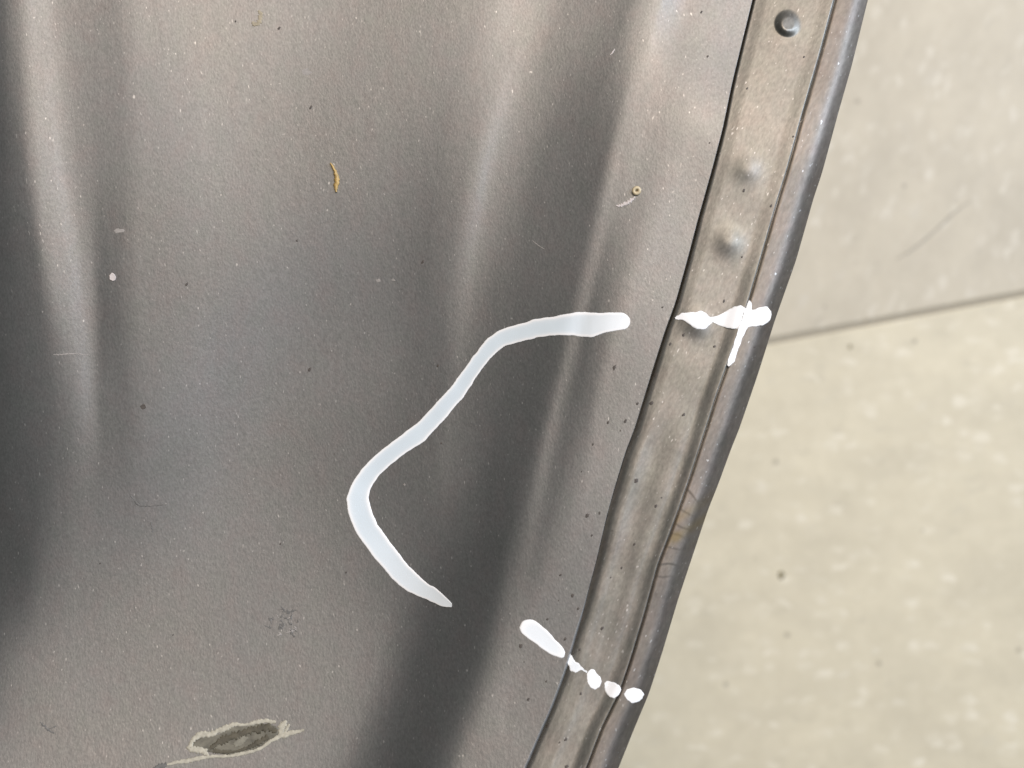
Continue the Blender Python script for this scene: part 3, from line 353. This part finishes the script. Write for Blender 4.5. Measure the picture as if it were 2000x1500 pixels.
# columns from the far left to the seam, with the last ones turned down as the raw edge
t = np.linspace(0, 1, nc)[None, :]
u = np.concatenate([-190 + (a - 3 + 190) * t, a - 1.2, a - 0.4, a], axis=1)
z = zsheet(np.minimum(u, a), v)
pts = P(u, v + 0 * u, z)
edge = []
for du, dz in ((3.0, 0.06), (4.6, 0.28), (5.0, 0.7), (3.5, 1.15), (-6, 1.25), (-40, 1.25)):
    ue = a + du * (0.12 + 0.88 * sstep(1130, 1260, v)) if du > 0 else a + du
    edge.append(P(ue, v + 0 * ue, zsheet(np.minimum(ue, a), v) - dz * MM))
pts = np.concatenate([pts] + edge, axis=1)
sheet = mesh_obj('pressed_sheet', pts.reshape(-1, 3), grid_faces(*pts.shape[:2]), M_SHEET, panel)
sheet['label'] = 'dented main sheet of the panel with long pressed folds'
# back of the sheet
ub = np.linspace(0, 1, 80)[None, :]; vb = np.linspace(VMIN, VMAX, 80)[:, None]
uu = -190 + (cA(vb) + 150) * ub
pb = P(uu, vb + 0 * uu, zsheet(uu, vb) - 1.3 * MM)
back = mesh_obj('sheet_back', pb.reshape(-1, 3), [f[::-1] for f in grid_faces(80, 80)], M_SHEET, panel)

nr = 1100
v = np.linspace(VMIN, VMAX, nr)[:, None]
t = np.linspace(0, 1, 140)[None, :]
a, b, e = cA(v), cB(v), cE(v)
u = a - 45 + (b + 6 - a + 45) * t
z = np.where(u < a, zflange(a, v) - 0.0004, zflange(np.minimum(u, b + 6), v))
z = np.minimum(z, np.where(u < a, zsheet(a - 1, v) - 1.6 * MM, 1))
flange = mesh_obj('weld_flange', P(u, v + 0 * u, z).reshape(-1, 3), grid_faces(nr, 140), M_FLANGE, panel)
flange['label'] = 'narrow flange strip with round spot weld bumps between the two seams'

t = np.concatenate([np.linspace(0, 1, 40) ** 1.0])[None, :]
ang = np.linspace(0, 1, 40)[None, :]
s = 1 - (1 - ang) ** 1.35
u = b + (e - b) * s
z = zhem(u, v)
top = P(u, v + 0 * u, z)
pre = [P(b - 4, v, zhem(b, v) - 1.6 * MM), P(b - 2.0, v, zhem(b, v) - 0.9 * MM), P(b - 0.8, v, zhem(b, v) - 0.25 * MM)]
ze = zhem(e, v); post = []
for k_ in range(1, 8):
    q = k_ / 7 * math.pi / 2
    post.append(P(e - 14 * (1 - math.cos(q)), v, ze - 1.3 * MM * math.sin(q)))
post.append(P(e - 160, v, ze - 1.4 * MM))
pts = np.concatenate(pre + [top] + post, axis=1)
hem = mesh_obj('folded_hem', pts.reshape(-1, 3), grid_faces(*pts.shape[:2]), M_HEM, panel)
hem['label'] = 'rolled outer hem of the panel with small wrinkles and a stain'
# yellow brown stain where the hem is wrinkled
vu = np.concatenate([b - 3 + 0 * v] * 3 + [u] + [e + 0 * v] * 8, axis=1); vv_ = v + 0 * vu
rg = np.random.default_rng(3)
st = np.exp(-((vv_ - 1020 + 0.5 * (vu - cB(vv_) - 30)) / 42) ** 2) * (0.35 + 0.25 * np.sin(vv_ / 6.0 + vu / 9.0))
st += 0.7 * np.exp(-((vv_ - 1048) / 9) ** 2 - ((vu - 1320) / 9) ** 2)
attr(hem, 'stain', np.clip(st, 0, 0.8))

# ---------------------------------------------------------------- marks drawn on the panel
def ztop(u, v, r=5):
    return np.maximum.reduce([zsurf(u, v), zsurf(u - r, v) - 0.0001, zsurf(u + r, v) - 0.0001])
def resample(pts, n):
    p = np.array(pts, float)
    d = np.concatenate([[0], np.cumsum(np.hypot(*np.diff(p, axis=0).T))])
    # smooth spline-like resampling
    tt = np.linspace(0, d[-1], n)
    q = np.stack([np.interp(tt, d, p[:, 0]), np.interp(tt, d, p[:, 1])], -1)
    k = np.array([1, 2, 3, 2, 1.]); k /= k.sum()
    for c in (0, 1):
        pad = np.concatenate([[2 * q[0, c] - q[2, c], 2 * q[0, c] - q[1, c]], q[:, c], [2 * q[-1, c] - q[-2, c], 2 * q[-1, c] - q[-3, c]]])
        q[:, c] = np.convolve(pad, k, 'valid')
    return q
def ribbon(name, left, right, mat, n=160, th=0.07, rim=None, seed=1, jit=0.5, lift=0.0, label=None, parent=None, over=0, pig=0.0):
    L, R = resample(left, n), resample(right, n)
    rg = np.random.default_rng(seed)
    jl = np.convolve(rg.normal(0, 1, n + 4), np.ones(5) / 5, 'valid') * jit * 2
    jr = np.convolve(rg.normal(0, 1, n + 4), np.ones(5) / 5, 'valid') * jit * 2
    dvec = R - L; ln = np.hypot(*dvec.T)[:, None] + 1e-6
    L = L - dvec / ln * jl[:, None]; R = R + dvec / ln * jr[:, None]
    ts = np.array([-0.0, 0.0, 0.03, 0.08, 0.14, 0.24, 0.4, 0.6, 0.76, 0.86, 0.92, 0.97, 1.0, 1.0])
    hs = np.array([-0.03, 0.3, 0.75, 1, 1, 0.85, 0.8, 0.8, 0.85, 1, 1, 0.75, 0.3, -0.03])
    pg = np.array([1, 1, 1, 0.9, 0.35, 0.08, 0, 0, 0.08, 0.35, 0.9, 1, 1, 1])
    uu = L[:, 0][:, None] * (1 - ts) + R[:, 0][:, None] * ts
    vv = L[:, 1][:, None] * (1 - ts) + R[:, 1][:, None] * ts
    zb = ztop(uu, vv) if over == 0 else ztop(uu, vv, over)
    z = zb + hs * th * MM + lift * MM
    o = mesh_obj(name, P(uu, vv, z).reshape(-1, 3), grid_faces(n, len(ts)), mat, parent or panel)
    endf = np.clip(np.minimum(np.arange(n), 0 * np.arange(n) + n)[:, None] / (0.05 * n), 0, 1)
    pgv = np.maximum(pg[None, :] + 0 * endf, 1 - endf)
    if callable(pig): pgv = np.maximum(pgv, pig(uu, vv))
    else: pgv = np.maximum(pgv, pig)
    attr(o, 'pigment', pgv)
    if label: o['label'] = label
    return o
def blob(name, outline, mat, th=0.1, core=0.0, seed=1, label=None, parent=None, jit=0.35, lift=0.0, over=5, n=72, thin=0.0):
    q = resample(outline + [outline[0]], n + 1)[:-1]
    c = q.mean(0)
    rg = np.random.default_rng(seed)
    q = q + (q - c) / (np.hypot(*(q - c).T)[:, None] + 1e-6) * (np.convolve(rg.normal(0, 1, n + 2), np.ones(3) / 3, 'valid') * jit * 1.6)[:, None]
    rings = [(1.0, -0.03), (1.0, 0.3), (0.96, 0.8), (0.9, 1.0), (0.8, 1.0), (0.65, 0.9), (0.4, 0.85), (0.15, 0.85)]
    vs, pg = [], []
    for k_, (r, h) in enumerate(rings):
        p = c + (q - c) * r
        z = ztop(p[:, 0], p[:, 1], over) + (h * th + lift) * MM
        vs.append(P(p[:, 0], p[:, 1], z)); pg += [1.0 if r > 0.85 else core + (1 - core) * max(0, (r - 0.7) / 0.2)] * n
    z = ztop(np.array([c[0]]), np.array([c[1]]), over) + (0.85 * th + lift) * MM
    vs.append(P(np.array([c[0]]), np.array([c[1]]), z)); pg.append(core)
    fs = []
    for k_ in range(len(rings) - 1):
        for i in range(n):
            j = (i + 1) % n
            fs.append((k_ * n + i, k_ * n + j, (k_ + 1) * n + j, (k_ + 1) * n + i))
    last = (len(rings) - 1) * n; cc = len(rings) * n
    fs += [(last + i, last + (i + 1) % n, cc) for i in range(n)]
    o = mesh_obj(name, np.concatenate(vs), fs, mat, parent or panel)
    attr(o, 'pigment', pg)
    if label: o['label'] = label
    return o
def line(name, pts, widths, mat, n=60, th=0.03, seed=1, jit=0.6, label=None, lift=0.0, parent=None):
    c = resample(pts, n)
    wv = np.interp(np.linspace(0, 1, n), np.linspace(0, 1, len(widths)), widths) / 2
    tg = np.gradient(c, axis=0); tg /= np.hypot(*tg.T)[:, None] + 1e-9
    nrm = np.stack([-tg[:, 1], tg[:, 0]], -1)
    rg = np.random.default_rng(seed)
    L = c + nrm * (wv * (1 + jit * rg.uniform(-.6, .6, n)))[:, None]
    R = c - nrm * (wv * (1 + jit * rg.uniform(-.6, .6, n)))[:, None]
    ts = np.array([0, 0, .3, .5, .7, 1, 1.]); hs = np.array([-.02, .3, 1, 1, 1, .3, -.02])
    uu = L[:, 0][:, None] * (1 - ts) + R[:, 0][:, None] * ts
    vv = L[:, 1][:, None] * (1 - ts) + R[:, 1][:, None] * ts
    z = zsurf(uu, vv) + hs * th * MM + (lift + 0.01) * MM
    o = mesh_obj(name, P(uu, vv, z).reshape(-1, 3), grid_faces(n, 7), mat, parent or panel)
    if label: o['label'] = label
    return o

top_e = [(1231,627),(1230,621),(1226,616),(1217,611),(1195,610),(1175,611),(1156,611),(1139,609),(1125,610),(1103,614),(1080,619),(1049,622),(1030,628),(1008,635),(986,641),(972,647),(954,660),(940,676),(923,697),(909,718),(900,729),(878,760),(856,782),(834,807),(813,828),(789,846),(766,863),(743,881),(723,899),(705,918),(690,940),(681,959),(677,976),(678,992),(683,1012),(690,1030),(699,1046),(715,1068),(731,1089),(749,1110),(766,1131),(782,1146),(800,1158),(818,1165),(840,1174),(864,1185),(882,1186)]
bot_e = [(1231,629),(1229,636),(1221,643),(1206,646),(1188,649),(1170,654),(1155,659),(1141,658),(1116,655),(1091,655),(1071,656),(1049,659),(1026,665),(1001,672),(986,676),(972,686),(954,704),(936,727),(922,749),(911,767),(901,780),(890,792),(876,810),(858,830),(843,846),(829,862),(807,875),(784,891),(762,908),(743,926),(730,942),(722,958),(720,975),(724,992),(729,1006),(736,1022),(752,1045),(768,1067),(784,1088),(800,1107),(819,1125),(832,1138),(851,1149),(864,1160),(876,1171),(883,1181)]
ribbon('marker_line', top_e, bot_e, M_MARK, n=420, th=0.08, seed=4, jit=0.45, label='long bent white marker line drawn across the dent',
       pig=lambda u, v: np.clip((u - 1090) / 150, 0, 1) * 0.75 + np.clip((v - 1000) / 500, 0, 0.4))
blob('marker_dash', [(1014,1225),(1018,1215),(1028,1210),(1042,1210),(1056,1221),(1070,1233),(1084,1249),(1098,1263),(1104,1273),(1103,1282),(1097,1287),(1087,1282),(1076,1279),(1062,1269),(1045,1256),(1025,1243),(1016,1233)], M_MARK, core=0.55, seed=2, label='longest white dash of the lower row of marks')
ribbon('marker_dash', [(1113,1276),(1120,1287),(1134,1299),(1147,1311)], [(1107,1294),(1114,1307),(1124,1314),(1134,1309),(1146,1316)], M_MARK, n=40, th=0.06, seed=5, jit=1.3, label='thin smeared white dash beside the inner seam', pig=0.6)
blob('marker_dash', [(1146,1315),(1151,1308),(1161,1307),(1164,1315),(1172,1322),(1175,1330),(1172,1341),(1162,1347),(1153,1343),(1147,1333),(1146,1323)], M_MARK, core=1, seed=3, label='white dot in the middle of the flange')
blob('marker_dash', [(1180,1334),(1186,1330),(1196,1332),(1211,1339),(1213,1347),(1209,1357),(1199,1364),(1188,1360),(1181,1348)], M_MARK, core=1, seed=6, label='white dot against the outer seam')
blob('marker_dash', [(1218,1355),(1224,1347),(1238,1343),(1252,1347),(1258,1355),(1255,1365),(1244,1372),(1234,1373),(1223,1365)], M_MARK, core=0.6, seed=8, label='oval white dot on the hem')
ribbon('marker_dash', [(1318,620),(1328,613),(1348,610),(1370,607),(1379,611),(1386,619),(1396,618)], [(1320,624),(1336,626),(1346,633),(1360,642),(1376,643),(1386,635),(1394,628)], M_MARK, n=60, th=0.1, seed=9, jit=0.8, label='white dash with a pointed end on the flange beside the inner seam', pig=1.0)
ribbon('marker_dash', [(1390,621),(1402,616),(1417,608),(1432,600),(1447,596),(1458,603),(1472,605),(1484,600),(1498,598),(1506,608)], [(1390,627),(1400,634),(1418,640),(1440,644),(1462,639),(1480,637),(1490,636),(1499,632),(1504,625),(1507,616)], M_MARK, n=90, th=0.1, seed=10, jit=0.5, label='broad white dash crossing the outer seam', pig=1.0, over=9)
ribbon('marker_dash', [(1463,587),(1460,591),(1456,604),(1442,642),(1432,676),(1422,704),(1420,713)], [(1465,587),(1468,591),(1468,602),(1461,638),(1450,660),(1440,688),(1434,706),(1424,716)], M_MARK, n=80, th=0.12, seed=11, jit=0.4, lift=0.12, label='narrow upright white stroke drawn along the outer seam', pig=1.0, over=9)

# chipped patch near the lower edge
chip_in = [(374,1458),(384,1444),(400,1437),(420,1437),(440,1428),(458,1419),(482,1419),(506,1413),(530,1414),(545,1422),(546,1432),(530,1444),(514,1456),(498,1464),(476,1469),(450,1473),(420,1472),(402,1467)]
blob('bare_patch', chip_in, M_BARE, th=0.03, seed=12, jit=1.2, label='dark worn centre of the chipped patch')
blob('bare_patch_spot', [(456,1452),(464,1445),(476,1439),(486,1440),(480,1447),(472,1454),(462,1459),(456,1457)], M_SPOTC, th=0.02, lift=0.07, seed=13, jit=1.2)
line('bare_patch_stain', [(410,1463),(424,1451),(445,1441),(470,1432),(500,1424),(525,1420),(541,1428)], [6,13,15,12,14,17,8], M_DARKCH, n=60, th=0.01, lift=0.05, seed=81, jit=0.9)
line('bare_patch_stain', [(416,1466),(438,1469),(462,1468),(484,1461),(506,1450),(524,1438)], [8,7,4,7,10,9], M_DARKCH, n=60, th=0.01, lift=0.05, seed=82, jit=0.9)
line('chipped_rim', [(402,1474),(396,1466),(380,1464),(369,1463),(374,1450),(386,1435),(412,1434),(436,1424),(456,1415),(480,1416),(500,1411),(516,1408),(539,1411)], [7,13,12,8,12,13,9,11,9,6,7,9,9,6], M_CREAM, n=110, th=0.06, seed=14, lift=0.03, label='cream ragged rim round the chipped patch')
line('chipped_rim', [(594,1426),(576,1430),(552,1436),(536,1444),(524,1450),(512,1460),(496,1467),(480,1471),(448,1477),(416,1477),(390,1481),(366,1486),(340,1490),(326,1494)], [5,8,11,7,7,6,6,7,6,6,6,8,9,7,4], M_CREAM, n=120, th=0.06, seed=15, lift=0.03, label='thin cream scratch running under the chipped patch')
line('chipped_rim', [(559,1407),(551,1418),(549,1428),(548,1438)], [5,14,12,9], M_CREAM, n=30, th=0.05, seed=16, lift=0.03)
line('chipped_rim', [(565,1414),(560,1424),(555,1432)], [4,6,4], M_CREAM, n=20, th=0.05, seed=17, lift=0.03)
line('chipped_rim', [(406,1476),(402,1468),(402,1462)], [6,5,6], M_CREAM, n=16, th=0.05, seed=18, lift=0.03)
line('smear', [(326,1493),(312,1497),(300,1503)], [8,10,8], M_DARKSM, n=20, th=0.01, seed=19)

# small marks and smears
line('smear', [(505,20),(510,30),(506,44),(497,50),(493,42)], [5,9,10,9,5], M_YELLOW, n=30, th=0.012, seed=20, jit=1)
blob('smear', [(589,138),(596,132),(604,136),(606,143),(599,147),(592,145)], M_SMEAR, th=0.01, seed=21, jit=1.5, n=30)
blob('smear', [(221,449),(230,446),(240,449),(243,455),(234,454),(226,456)], M_SMEAR, th=0.02, seed=22, jit=1.2, n=30)
blob('smear', [(733,546),(738,544),(744,548),(740,552),(735,551)], M_SMEAR, th=0.01, seed=23, jit=1, n=24)
blob('smear', [(764,546),(769,544),(772,548),(767,550)], M_SMEAR, th=0.01, seed=24, jit=1, n=24)
line('scratch', [(104,693),(125,692),(150,691),(176,694)], [2,3,2,1.5], M_SMEAR, n=50, th=0.01, seed=25, jit=1.5)
line('scratch', [(1192,107),(1196,103),(1201,95)], [1.5,3,1.5], M_PALE, n=16, th=0.03, seed=26)
line('scratch', [(1040,470),(1052,480),(1064,487)], [1,1.5,1], M_SMEAR, n=16, th=0.01, seed=27)
line('scratch', [(255,968),(270,987),(296,989),(325,985)], [1.5,3,2,1.5], M_DARKSM, n=30, th=0.01, seed=28, jit=1.5)
line('scratch', [(294,1020),(298,1040)], [3,2], M_DARKSM, n=12, th=0.01, seed=29, jit=1.5)
line('scratch', [(78,1410),(92,1424),(106,1432)], [2,5,2], M_DARKSM, n=20, th=0.01, seed=30, jit=1.5)
line('scratch', [(96,1424),(110,1418)], [2,2], M_DARKSM, n=12, th=0.01, seed=31, jit=1.5)
rr = random.Random(5)
for i in range(26):
    q = rr.random() * 6.28; r_ = 36 * rr.random() ** .6
    x0, y0 = 560 + r_ * math.cos(q), 1216 + 0.8 * r_ * math.sin(q)
    line('smear', [(x0, y0), (x0 + rr.uniform(-9, 9), y0 + rr.uniform(-7, 7)), (x0 + rr.uniform(-12, 12), y0 + rr.uniform(-10, 10))], [1, rr.uniform(2, 5), 1], M_DARKSM if i % 4 else M_SMEAR, n=12, th=0.006, seed=40 + i, jit=1.5)

# dark pin specks: too small to pick apart, one part
SPK = [(1188,825,3),(1222,822,4),(1212,841,2),(1158,868,3),(1335,810,4),(1243,938,6),(1281,988,4),(1292,972,2),(1147,1007,5),(1171,1002,3),(1156,1046,3),(1239,1063,3),(1136,921,2),(1214,1109,3.5),(1095,1123,3.5),(1193,1128,2),(1118,1163,4),(1091,1173,2),(1129,1189,3),(1069,1209,3),(1135,1210,5),(1176,1227,4.5),(1125,1245,4),(1104,1248,3.5),(1132,1269,3),(1017,1261,5),(1024,1293,2),(1067,1331,3),(1032,1366,4),(1134,1355,3.5),(1070,1417,4),(1105,1444,4.5),(1093,1450,2.5),(1107,1497,5),(1294,600,3),(1414,588,3.5),(1335,654,3.5),(1309,672,3.5),(1395,677,3.5),(1474,677,3),(1280,732,4),(1272,787,5),(1245,788,4),(1222,823,3),(1200,718,5),(1570,111,3),(1459,173,2.5),(1549,267,3),(1453,372,3.5),(1506,402,3),(1449,502,3),(1386,279,2),(460,42,3),(545,55,4),(607,210,3.5),(580,470,3),(605,722,4),(855,715,3),(365,555,3.5),(826,512,4),(676,1118,2.5),(548,1062,2.5),(1382,110,3),(196,1100,2.5),(862,866,3),(338,1240,2),(1370,24,3)]
vs, fs = [], []
rg = np.random.default_rng(9)
for (su, sv, r) in SPK:
    m = 9; th_ = np.linspace(0, 2 * math.pi, m, endpoint=False)
    el = 1.0 + 0.45 * rg.random()
    rr_ = r * 0.8 * (1 + rg.uniform(-.3, .3, m))
    du = rr_ * np.cos(th_); dv = rr_ * np.sin(th_) * el
    du, dv = du - dv * 0.35, dv
    base = len(vs)
    for fac, h in ((1.0, -0.01), (0.6, 0.05)):
        uu, vv = su + du * fac, sv + dv * fac
        vs += [tuple(p) for p in P(uu, vv, ztop(uu, vv, 2) + h * MM)]
    vs.append(tuple(P(np.array([su]), np.array([sv]), ztop(np.array([su]), np.array([sv]), 2) + 0.06 * MM)[0]))
    for i in range(m):
        j = (i + 1) % m
        fs.append((base + i, base + j, base + m + j, base + m + i)); fs.append((base + m + i, base + m + j, base + 2 * m))
o = mesh_obj('dirt_speck', vs, fs, M_DIRT, panel); o['kind'] = 'stuff'
blob('paint_drip', [(274,793),(278,789),(284,790),(285,796),(280,800),(275,798)], M_DIRT, th=0.1, seed=61, jit=0.5, n=24, label='small round dark brown spot')
blob('paint_drip', [(213,538),(217,533),(223,535),(226,541),(225,548),(219,550),(214,545)], M_PALE, th=0.25, seed=60, jit=0.5, n=30, label='small pale pink paint drip left of the middle')
blob('paint_drip', [(787,946),(790,943),(793,946),(791,950)], M_SMEAR, th=0.1, seed=62, jit=0.3, n=16, label='tiny cream dot beside the bent marker line')

# crumb: a curled yellow chip lying on the sheet
def crumb(name, pts, widths, mat, th, label, cat, seed):
    o = line(name, pts, widths, mat, n=40, th=th, seed=seed, jit=0.5, lift=0.02)
    o.parent = None
    o['label'] = label; o['category'] = cat
    return o
crumb('paint_crumb', [(645,318),(650,326),(654,334),(657,344),(658,354),(656,364),(657,375)], [2,5,7,9,10,9,3], M_STRAW, 0.55, 'curled yellow crumb lying on the upper middle of the grey sheet', 'crumb', 33)
# resin bead with its thread
bead = bpy.data.objects.new('resin_bead', None); COL.objects.link(bead)
bead['label'] = 'tiny cream ring shaped bead with a white thread, right of the upper middle'; bead['category'] = 'bead'
def torus(name, cu, cv, R_, r_, mat, parent):
    vs, fs = [], []
    n1, n2 = 28, 10
    z0 = float(zsurf(cu, cv))
    c0 = P(np.array([float(cu)]), np.array([float(cv)]), z0)[0]
    for i in range(n1):
        q = i / n1 * 2 * math.pi
        for j in range(n2):
            w_ = j / n2 * 2 * math.pi
            rad = (R_ * (1 + 0.08 * math.sin(2 * q + 1)) + r_ * math.cos(w_)) * K
            vs.append((c0[0] + rad * math.cos(q), c0[1] + rad * 1.12 * math.sin(q), c0[2] + (r_ * 0.8 + r_ * math.sin(w_)) * K))
            fs.append((i * n2 + j, ((i + 1) % n1) * n2 + j, ((i + 1) % n1) * n2 + (j + 1) % n2, i * n2 + (j + 1) % n2))
    return mesh_obj(name, vs, fs, mat, parent)
torus('ring', 1243, 373, 5.2, 3.2, M_RESIN, bead)
blob('ring_core', [(1238,372),(1243,367),(1248,372),(1247,378),(1243,380),(1239,377)], M_YELLOW, th=0.15, seed=71, jit=0.2, n=16, parent=bead)
line('thread', [(1203,401),(1208,403),(1216,400),(1226,396),(1234,390),(1241,384)], [3,6,6,7,7,3], M_PALE, n=40, th=0.12, seed=72, parent=bead, jit=1)

# ---------------------------------------------------------------- floor of vinyl tiles
floor = bpy.data.objects.new('floor', None); COL.objects.link(floor); floor['kind'] = 'structure'
def tile_mat(name, base, chip, rot, off):
    m, nt, p = new_mat(name)
    tc = nt.nodes.new('ShaderNodeTexCoord')
    mp = nt.nodes.new('ShaderNodeMapping'); mp.inputs['Rotation'].default_value = (0, 0, rot); mp.inputs['Location'].default_value = off
    nt.links.new(tc.outputs['Object'], mp.inputs[0])
    m2 = nt.nodes.new('ShaderNodeMapping'); m2.inputs['Scale'].default_value = (72, 125, 1)
    nt.links.new(mp.outputs[0], m2.inputs[0])
    # warp the chip field so that the chips are ragged
    nz = nt.nodes.new('ShaderNodeTexNoise'); nz.inputs['Scale'].default_value = 1.5; nz.inputs['Detail'].default_value = 4
    nt.links.new(m2.outputs[0], nz.inputs['Vector'])
    add = nt.nodes.new('ShaderNodeVectorMath'); add.operation = 'MULTIPLY_ADD'
    nt.links.new(nz.outputs['Color'], add.inputs[0]); add.inputs[1].default_value = (1.6, 1.6, 0); nt.links.new(m2.outputs[0], add.inputs[2])
    vo = nt.nodes.new('ShaderNodeTexVoronoi'); vo.inputs['Scale'].default_value = 1.15
    nt.links.new(add.outputs[0], vo.inputs['Vector'])
    sep = nt.nodes.new('ShaderNodeSeparateColor'); nt.links.new(vo.outputs['Color'], sep.inputs[0])
    on = ramp(nt, sep.outputs[0], [(0.50, g(0)), (0.70, g(0.30)), (0.99, g(0.85))])
    near = ramp(nt, vo.outputs['Distance'], [(0.20, g(1)), (0.55, g(0))])
    f = mix(nt, on, near)
    n = noise(nt, m2.outputs[0], 4, 0.6, 0.22)
    c = mix(nt, base, ramp(nt, n, [(0.35, (0.94, 0.935, 0.925)), (0.65, (1.05, 1.045, 1.03))]))
    nf = noise(nt, mp.outputs[0], 5, 0.65, 95)
    c = mix(nt, c, ramp(nt, nf, [(0.35, (0.965, 0.962, 0.955)), (0.52, (1.0, 1.0, 1.0)), (0.66, (1.035, 1.035, 1.04))]))
    dk = ramp(nt, sep.outputs[1], [(0.82, g(0)), (0.95, g(0.35))])
    c = mix(nt, c, tuple(x * 0.78 for x in base), mix(nt, dk, near), 'MIX')
    c = mix(nt, c, chip, f, 'MIX')
    # scattered dark grit
    v2 = nt.nodes.new('ShaderNodeTexVoronoi'); v2.inputs['Scale'].default_value = 38
    nt.links.new(mp.outputs[0], v2.inputs['Vector'])
    gr = ramp(nt, v2.outputs['Distance'], [(0.045, g(0.5)), (0.085, g(0))])
    c = mix(nt, c, (0.22, 0.19, 0.14), gr, 'MIX')
    nt.links.new(c, p.inputs['Base Color'])
    p.inputs['Roughness'].default_value = 0.5
    p.inputs['Specular IOR Level'].default_value = 0.3
    return m
M_TILE_A = tile_mat('vinyl_tile_grey', (0.615, 0.555, 0.435), (0.735, 0.675, 0.55), -0.95, (3.1, 1.7, 0))
M_TILE_B = tile_mat('vinyl_tile_cream', (0.735, 0.665, 0.50), (0.88, 0.81, 0.645), 0.15, (0.4, 7.7, 0))
M_GROUT = paint_mat('dirty_joint', (0.46, 0.41, 0.315), 0.9, 0.3)
F = (D - FLOOR_Z) / D
p0 = Vector(((2000 - 1000) * K * F, (750 - 574) * K * F)); p1 = Vector(((1500 - 1000) * K * F, (750 - 668) * K * F))
ang = math.atan2(p0.y - p1.y, p0.x - p1.x)
ca, sa = math.cos(ang), math.sin(ang)
TS = 0.457; GAP = 0.0036; BV = 0.0016; TH = 0.003
ox = -0.072
def tile_mesh(name, mat):
    h = TS / 2 - GAP / 2
    vs = []
    for (r, zz) in ((h, -TH), (h, -BV * .6), (h - BV * .4, -BV * .18), (h - BV, 0)):
        vs += [(-r, -r, zz), (r, -r, zz), (r, r, zz), (-r, r, zz)]
    fs = []
    for k_ in range(3):
        for i in range(4):
            j = (i + 1) % 4
            fs.append((k_ * 4 + i, k_ * 4 + j, k_ * 4 + 4 + j, k_ * 4 + 4 + i))
    fs.append((12, 13, 14, 15))
    me = bpy.data.meshes.new(name); me.from_pydata(vs, [], fs); me.update(); me.materials.append(mat)
    return me
mA, mB = tile_mesh('floor_tile_a', M_TILE_A), tile_mesh('floor_tile_b', M_TILE_B)
for i in range(-3, 4):
    for j in range(-3, 3):
        lx = ox + (i + 0.5) * TS; ly = (j + 0.5) * TS
        o = bpy.data.objects.new('floor_tile', mA if (i + j) % 2 == 0 else mB)
        COL.objects.link(o); o.parent = floor
        o.location = (p1.x + 0 + lx * ca - ly * sa - p1.x * 1.0, p1.y - (0 - 0) + lx * sa + ly * ca - p1.x * math.tan(ang) * 1.0, FLOOR_Z)
        o.rotation_euler = (0, 0, ang)
sub = bpy.data.meshes.new('subfloor')
sub.from_pydata([(-3, -3, 0), (3, -3, 0), (3, 3, 0), (-3, 3, 0)], [], [(0, 1, 2, 3)]); sub.materials.append(M_GROUT)
so = bpy.data.objects.new('subfloor', sub); COL.objects.link(so); so.parent = floor
so.location = (0, 0, FLOOR_Z - 0.0012)
so['label'] = 'dirt filled joints under the tiles'
# grey scuff on the upper tile, as thin rubbed-in dirt
def fpt(u, v, h): return ((u - 1000) * K * F, (750 - v) * K * F, FLOOR_Z + h)
def floor_mark(name, pts, widths, mat, n=40, seed=1, label=None):
    c = resample(pts, n); wv = np.interp(np.linspace(0, 1, n), np.linspace(0, 1, len(widths)), widths) / 2
    tg = np.gradient(c, axis=0); tg /= np.hypot(*tg.T)[:, None] + 1e-9
    nm = np.stack([-tg[:, 1], tg[:, 0]], -1); rg = np.random.default_rng(seed)
    vs = []
    for k_ in range(n):
        a1 = wv[k_] * (1 + rg.uniform(-.4, .4)); a2 = wv[k_] * (1 + rg.uniform(-.4, .4))
        vs += [fpt(*(c[k_] + nm[k_] * a1), 0.0002), fpt(*c[k_], 0.0006), fpt(*(c[k_] - nm[k_] * a2), 0.0002)]
    o = mesh_obj(name, vs, grid_faces(n, 3), mat, floor)
    if label: o['label'] = label
    return o
M_SCUFF = paint_mat('rubbed_scuff', (0.50, 0.455, 0.365), 0.7, 0.15)
M_SPOT = paint_mat('brown_spot', (0.28, 0.24, 0.14), 0.7, 0.2)
floor_mark('scuff_mark', [(1895,392),(1860,418),(1825,452),(1790,482),(1752,506)], [2, 5, 4, 5, 2], M_SCUFF, label='faint grey scuff on the upper tile')
floor_mark('floor_spot', [(1524,1116),(1526,1124),(1525,1131)], [6, 14, 6], M_SPOT, n=12, label='small brown spot on the cream tile')
floor_mark('floor_spot', [(1658,675),(1663,679)], [6, 8], M_SPOT, n=8, label='small dark spot just below the tile joint')
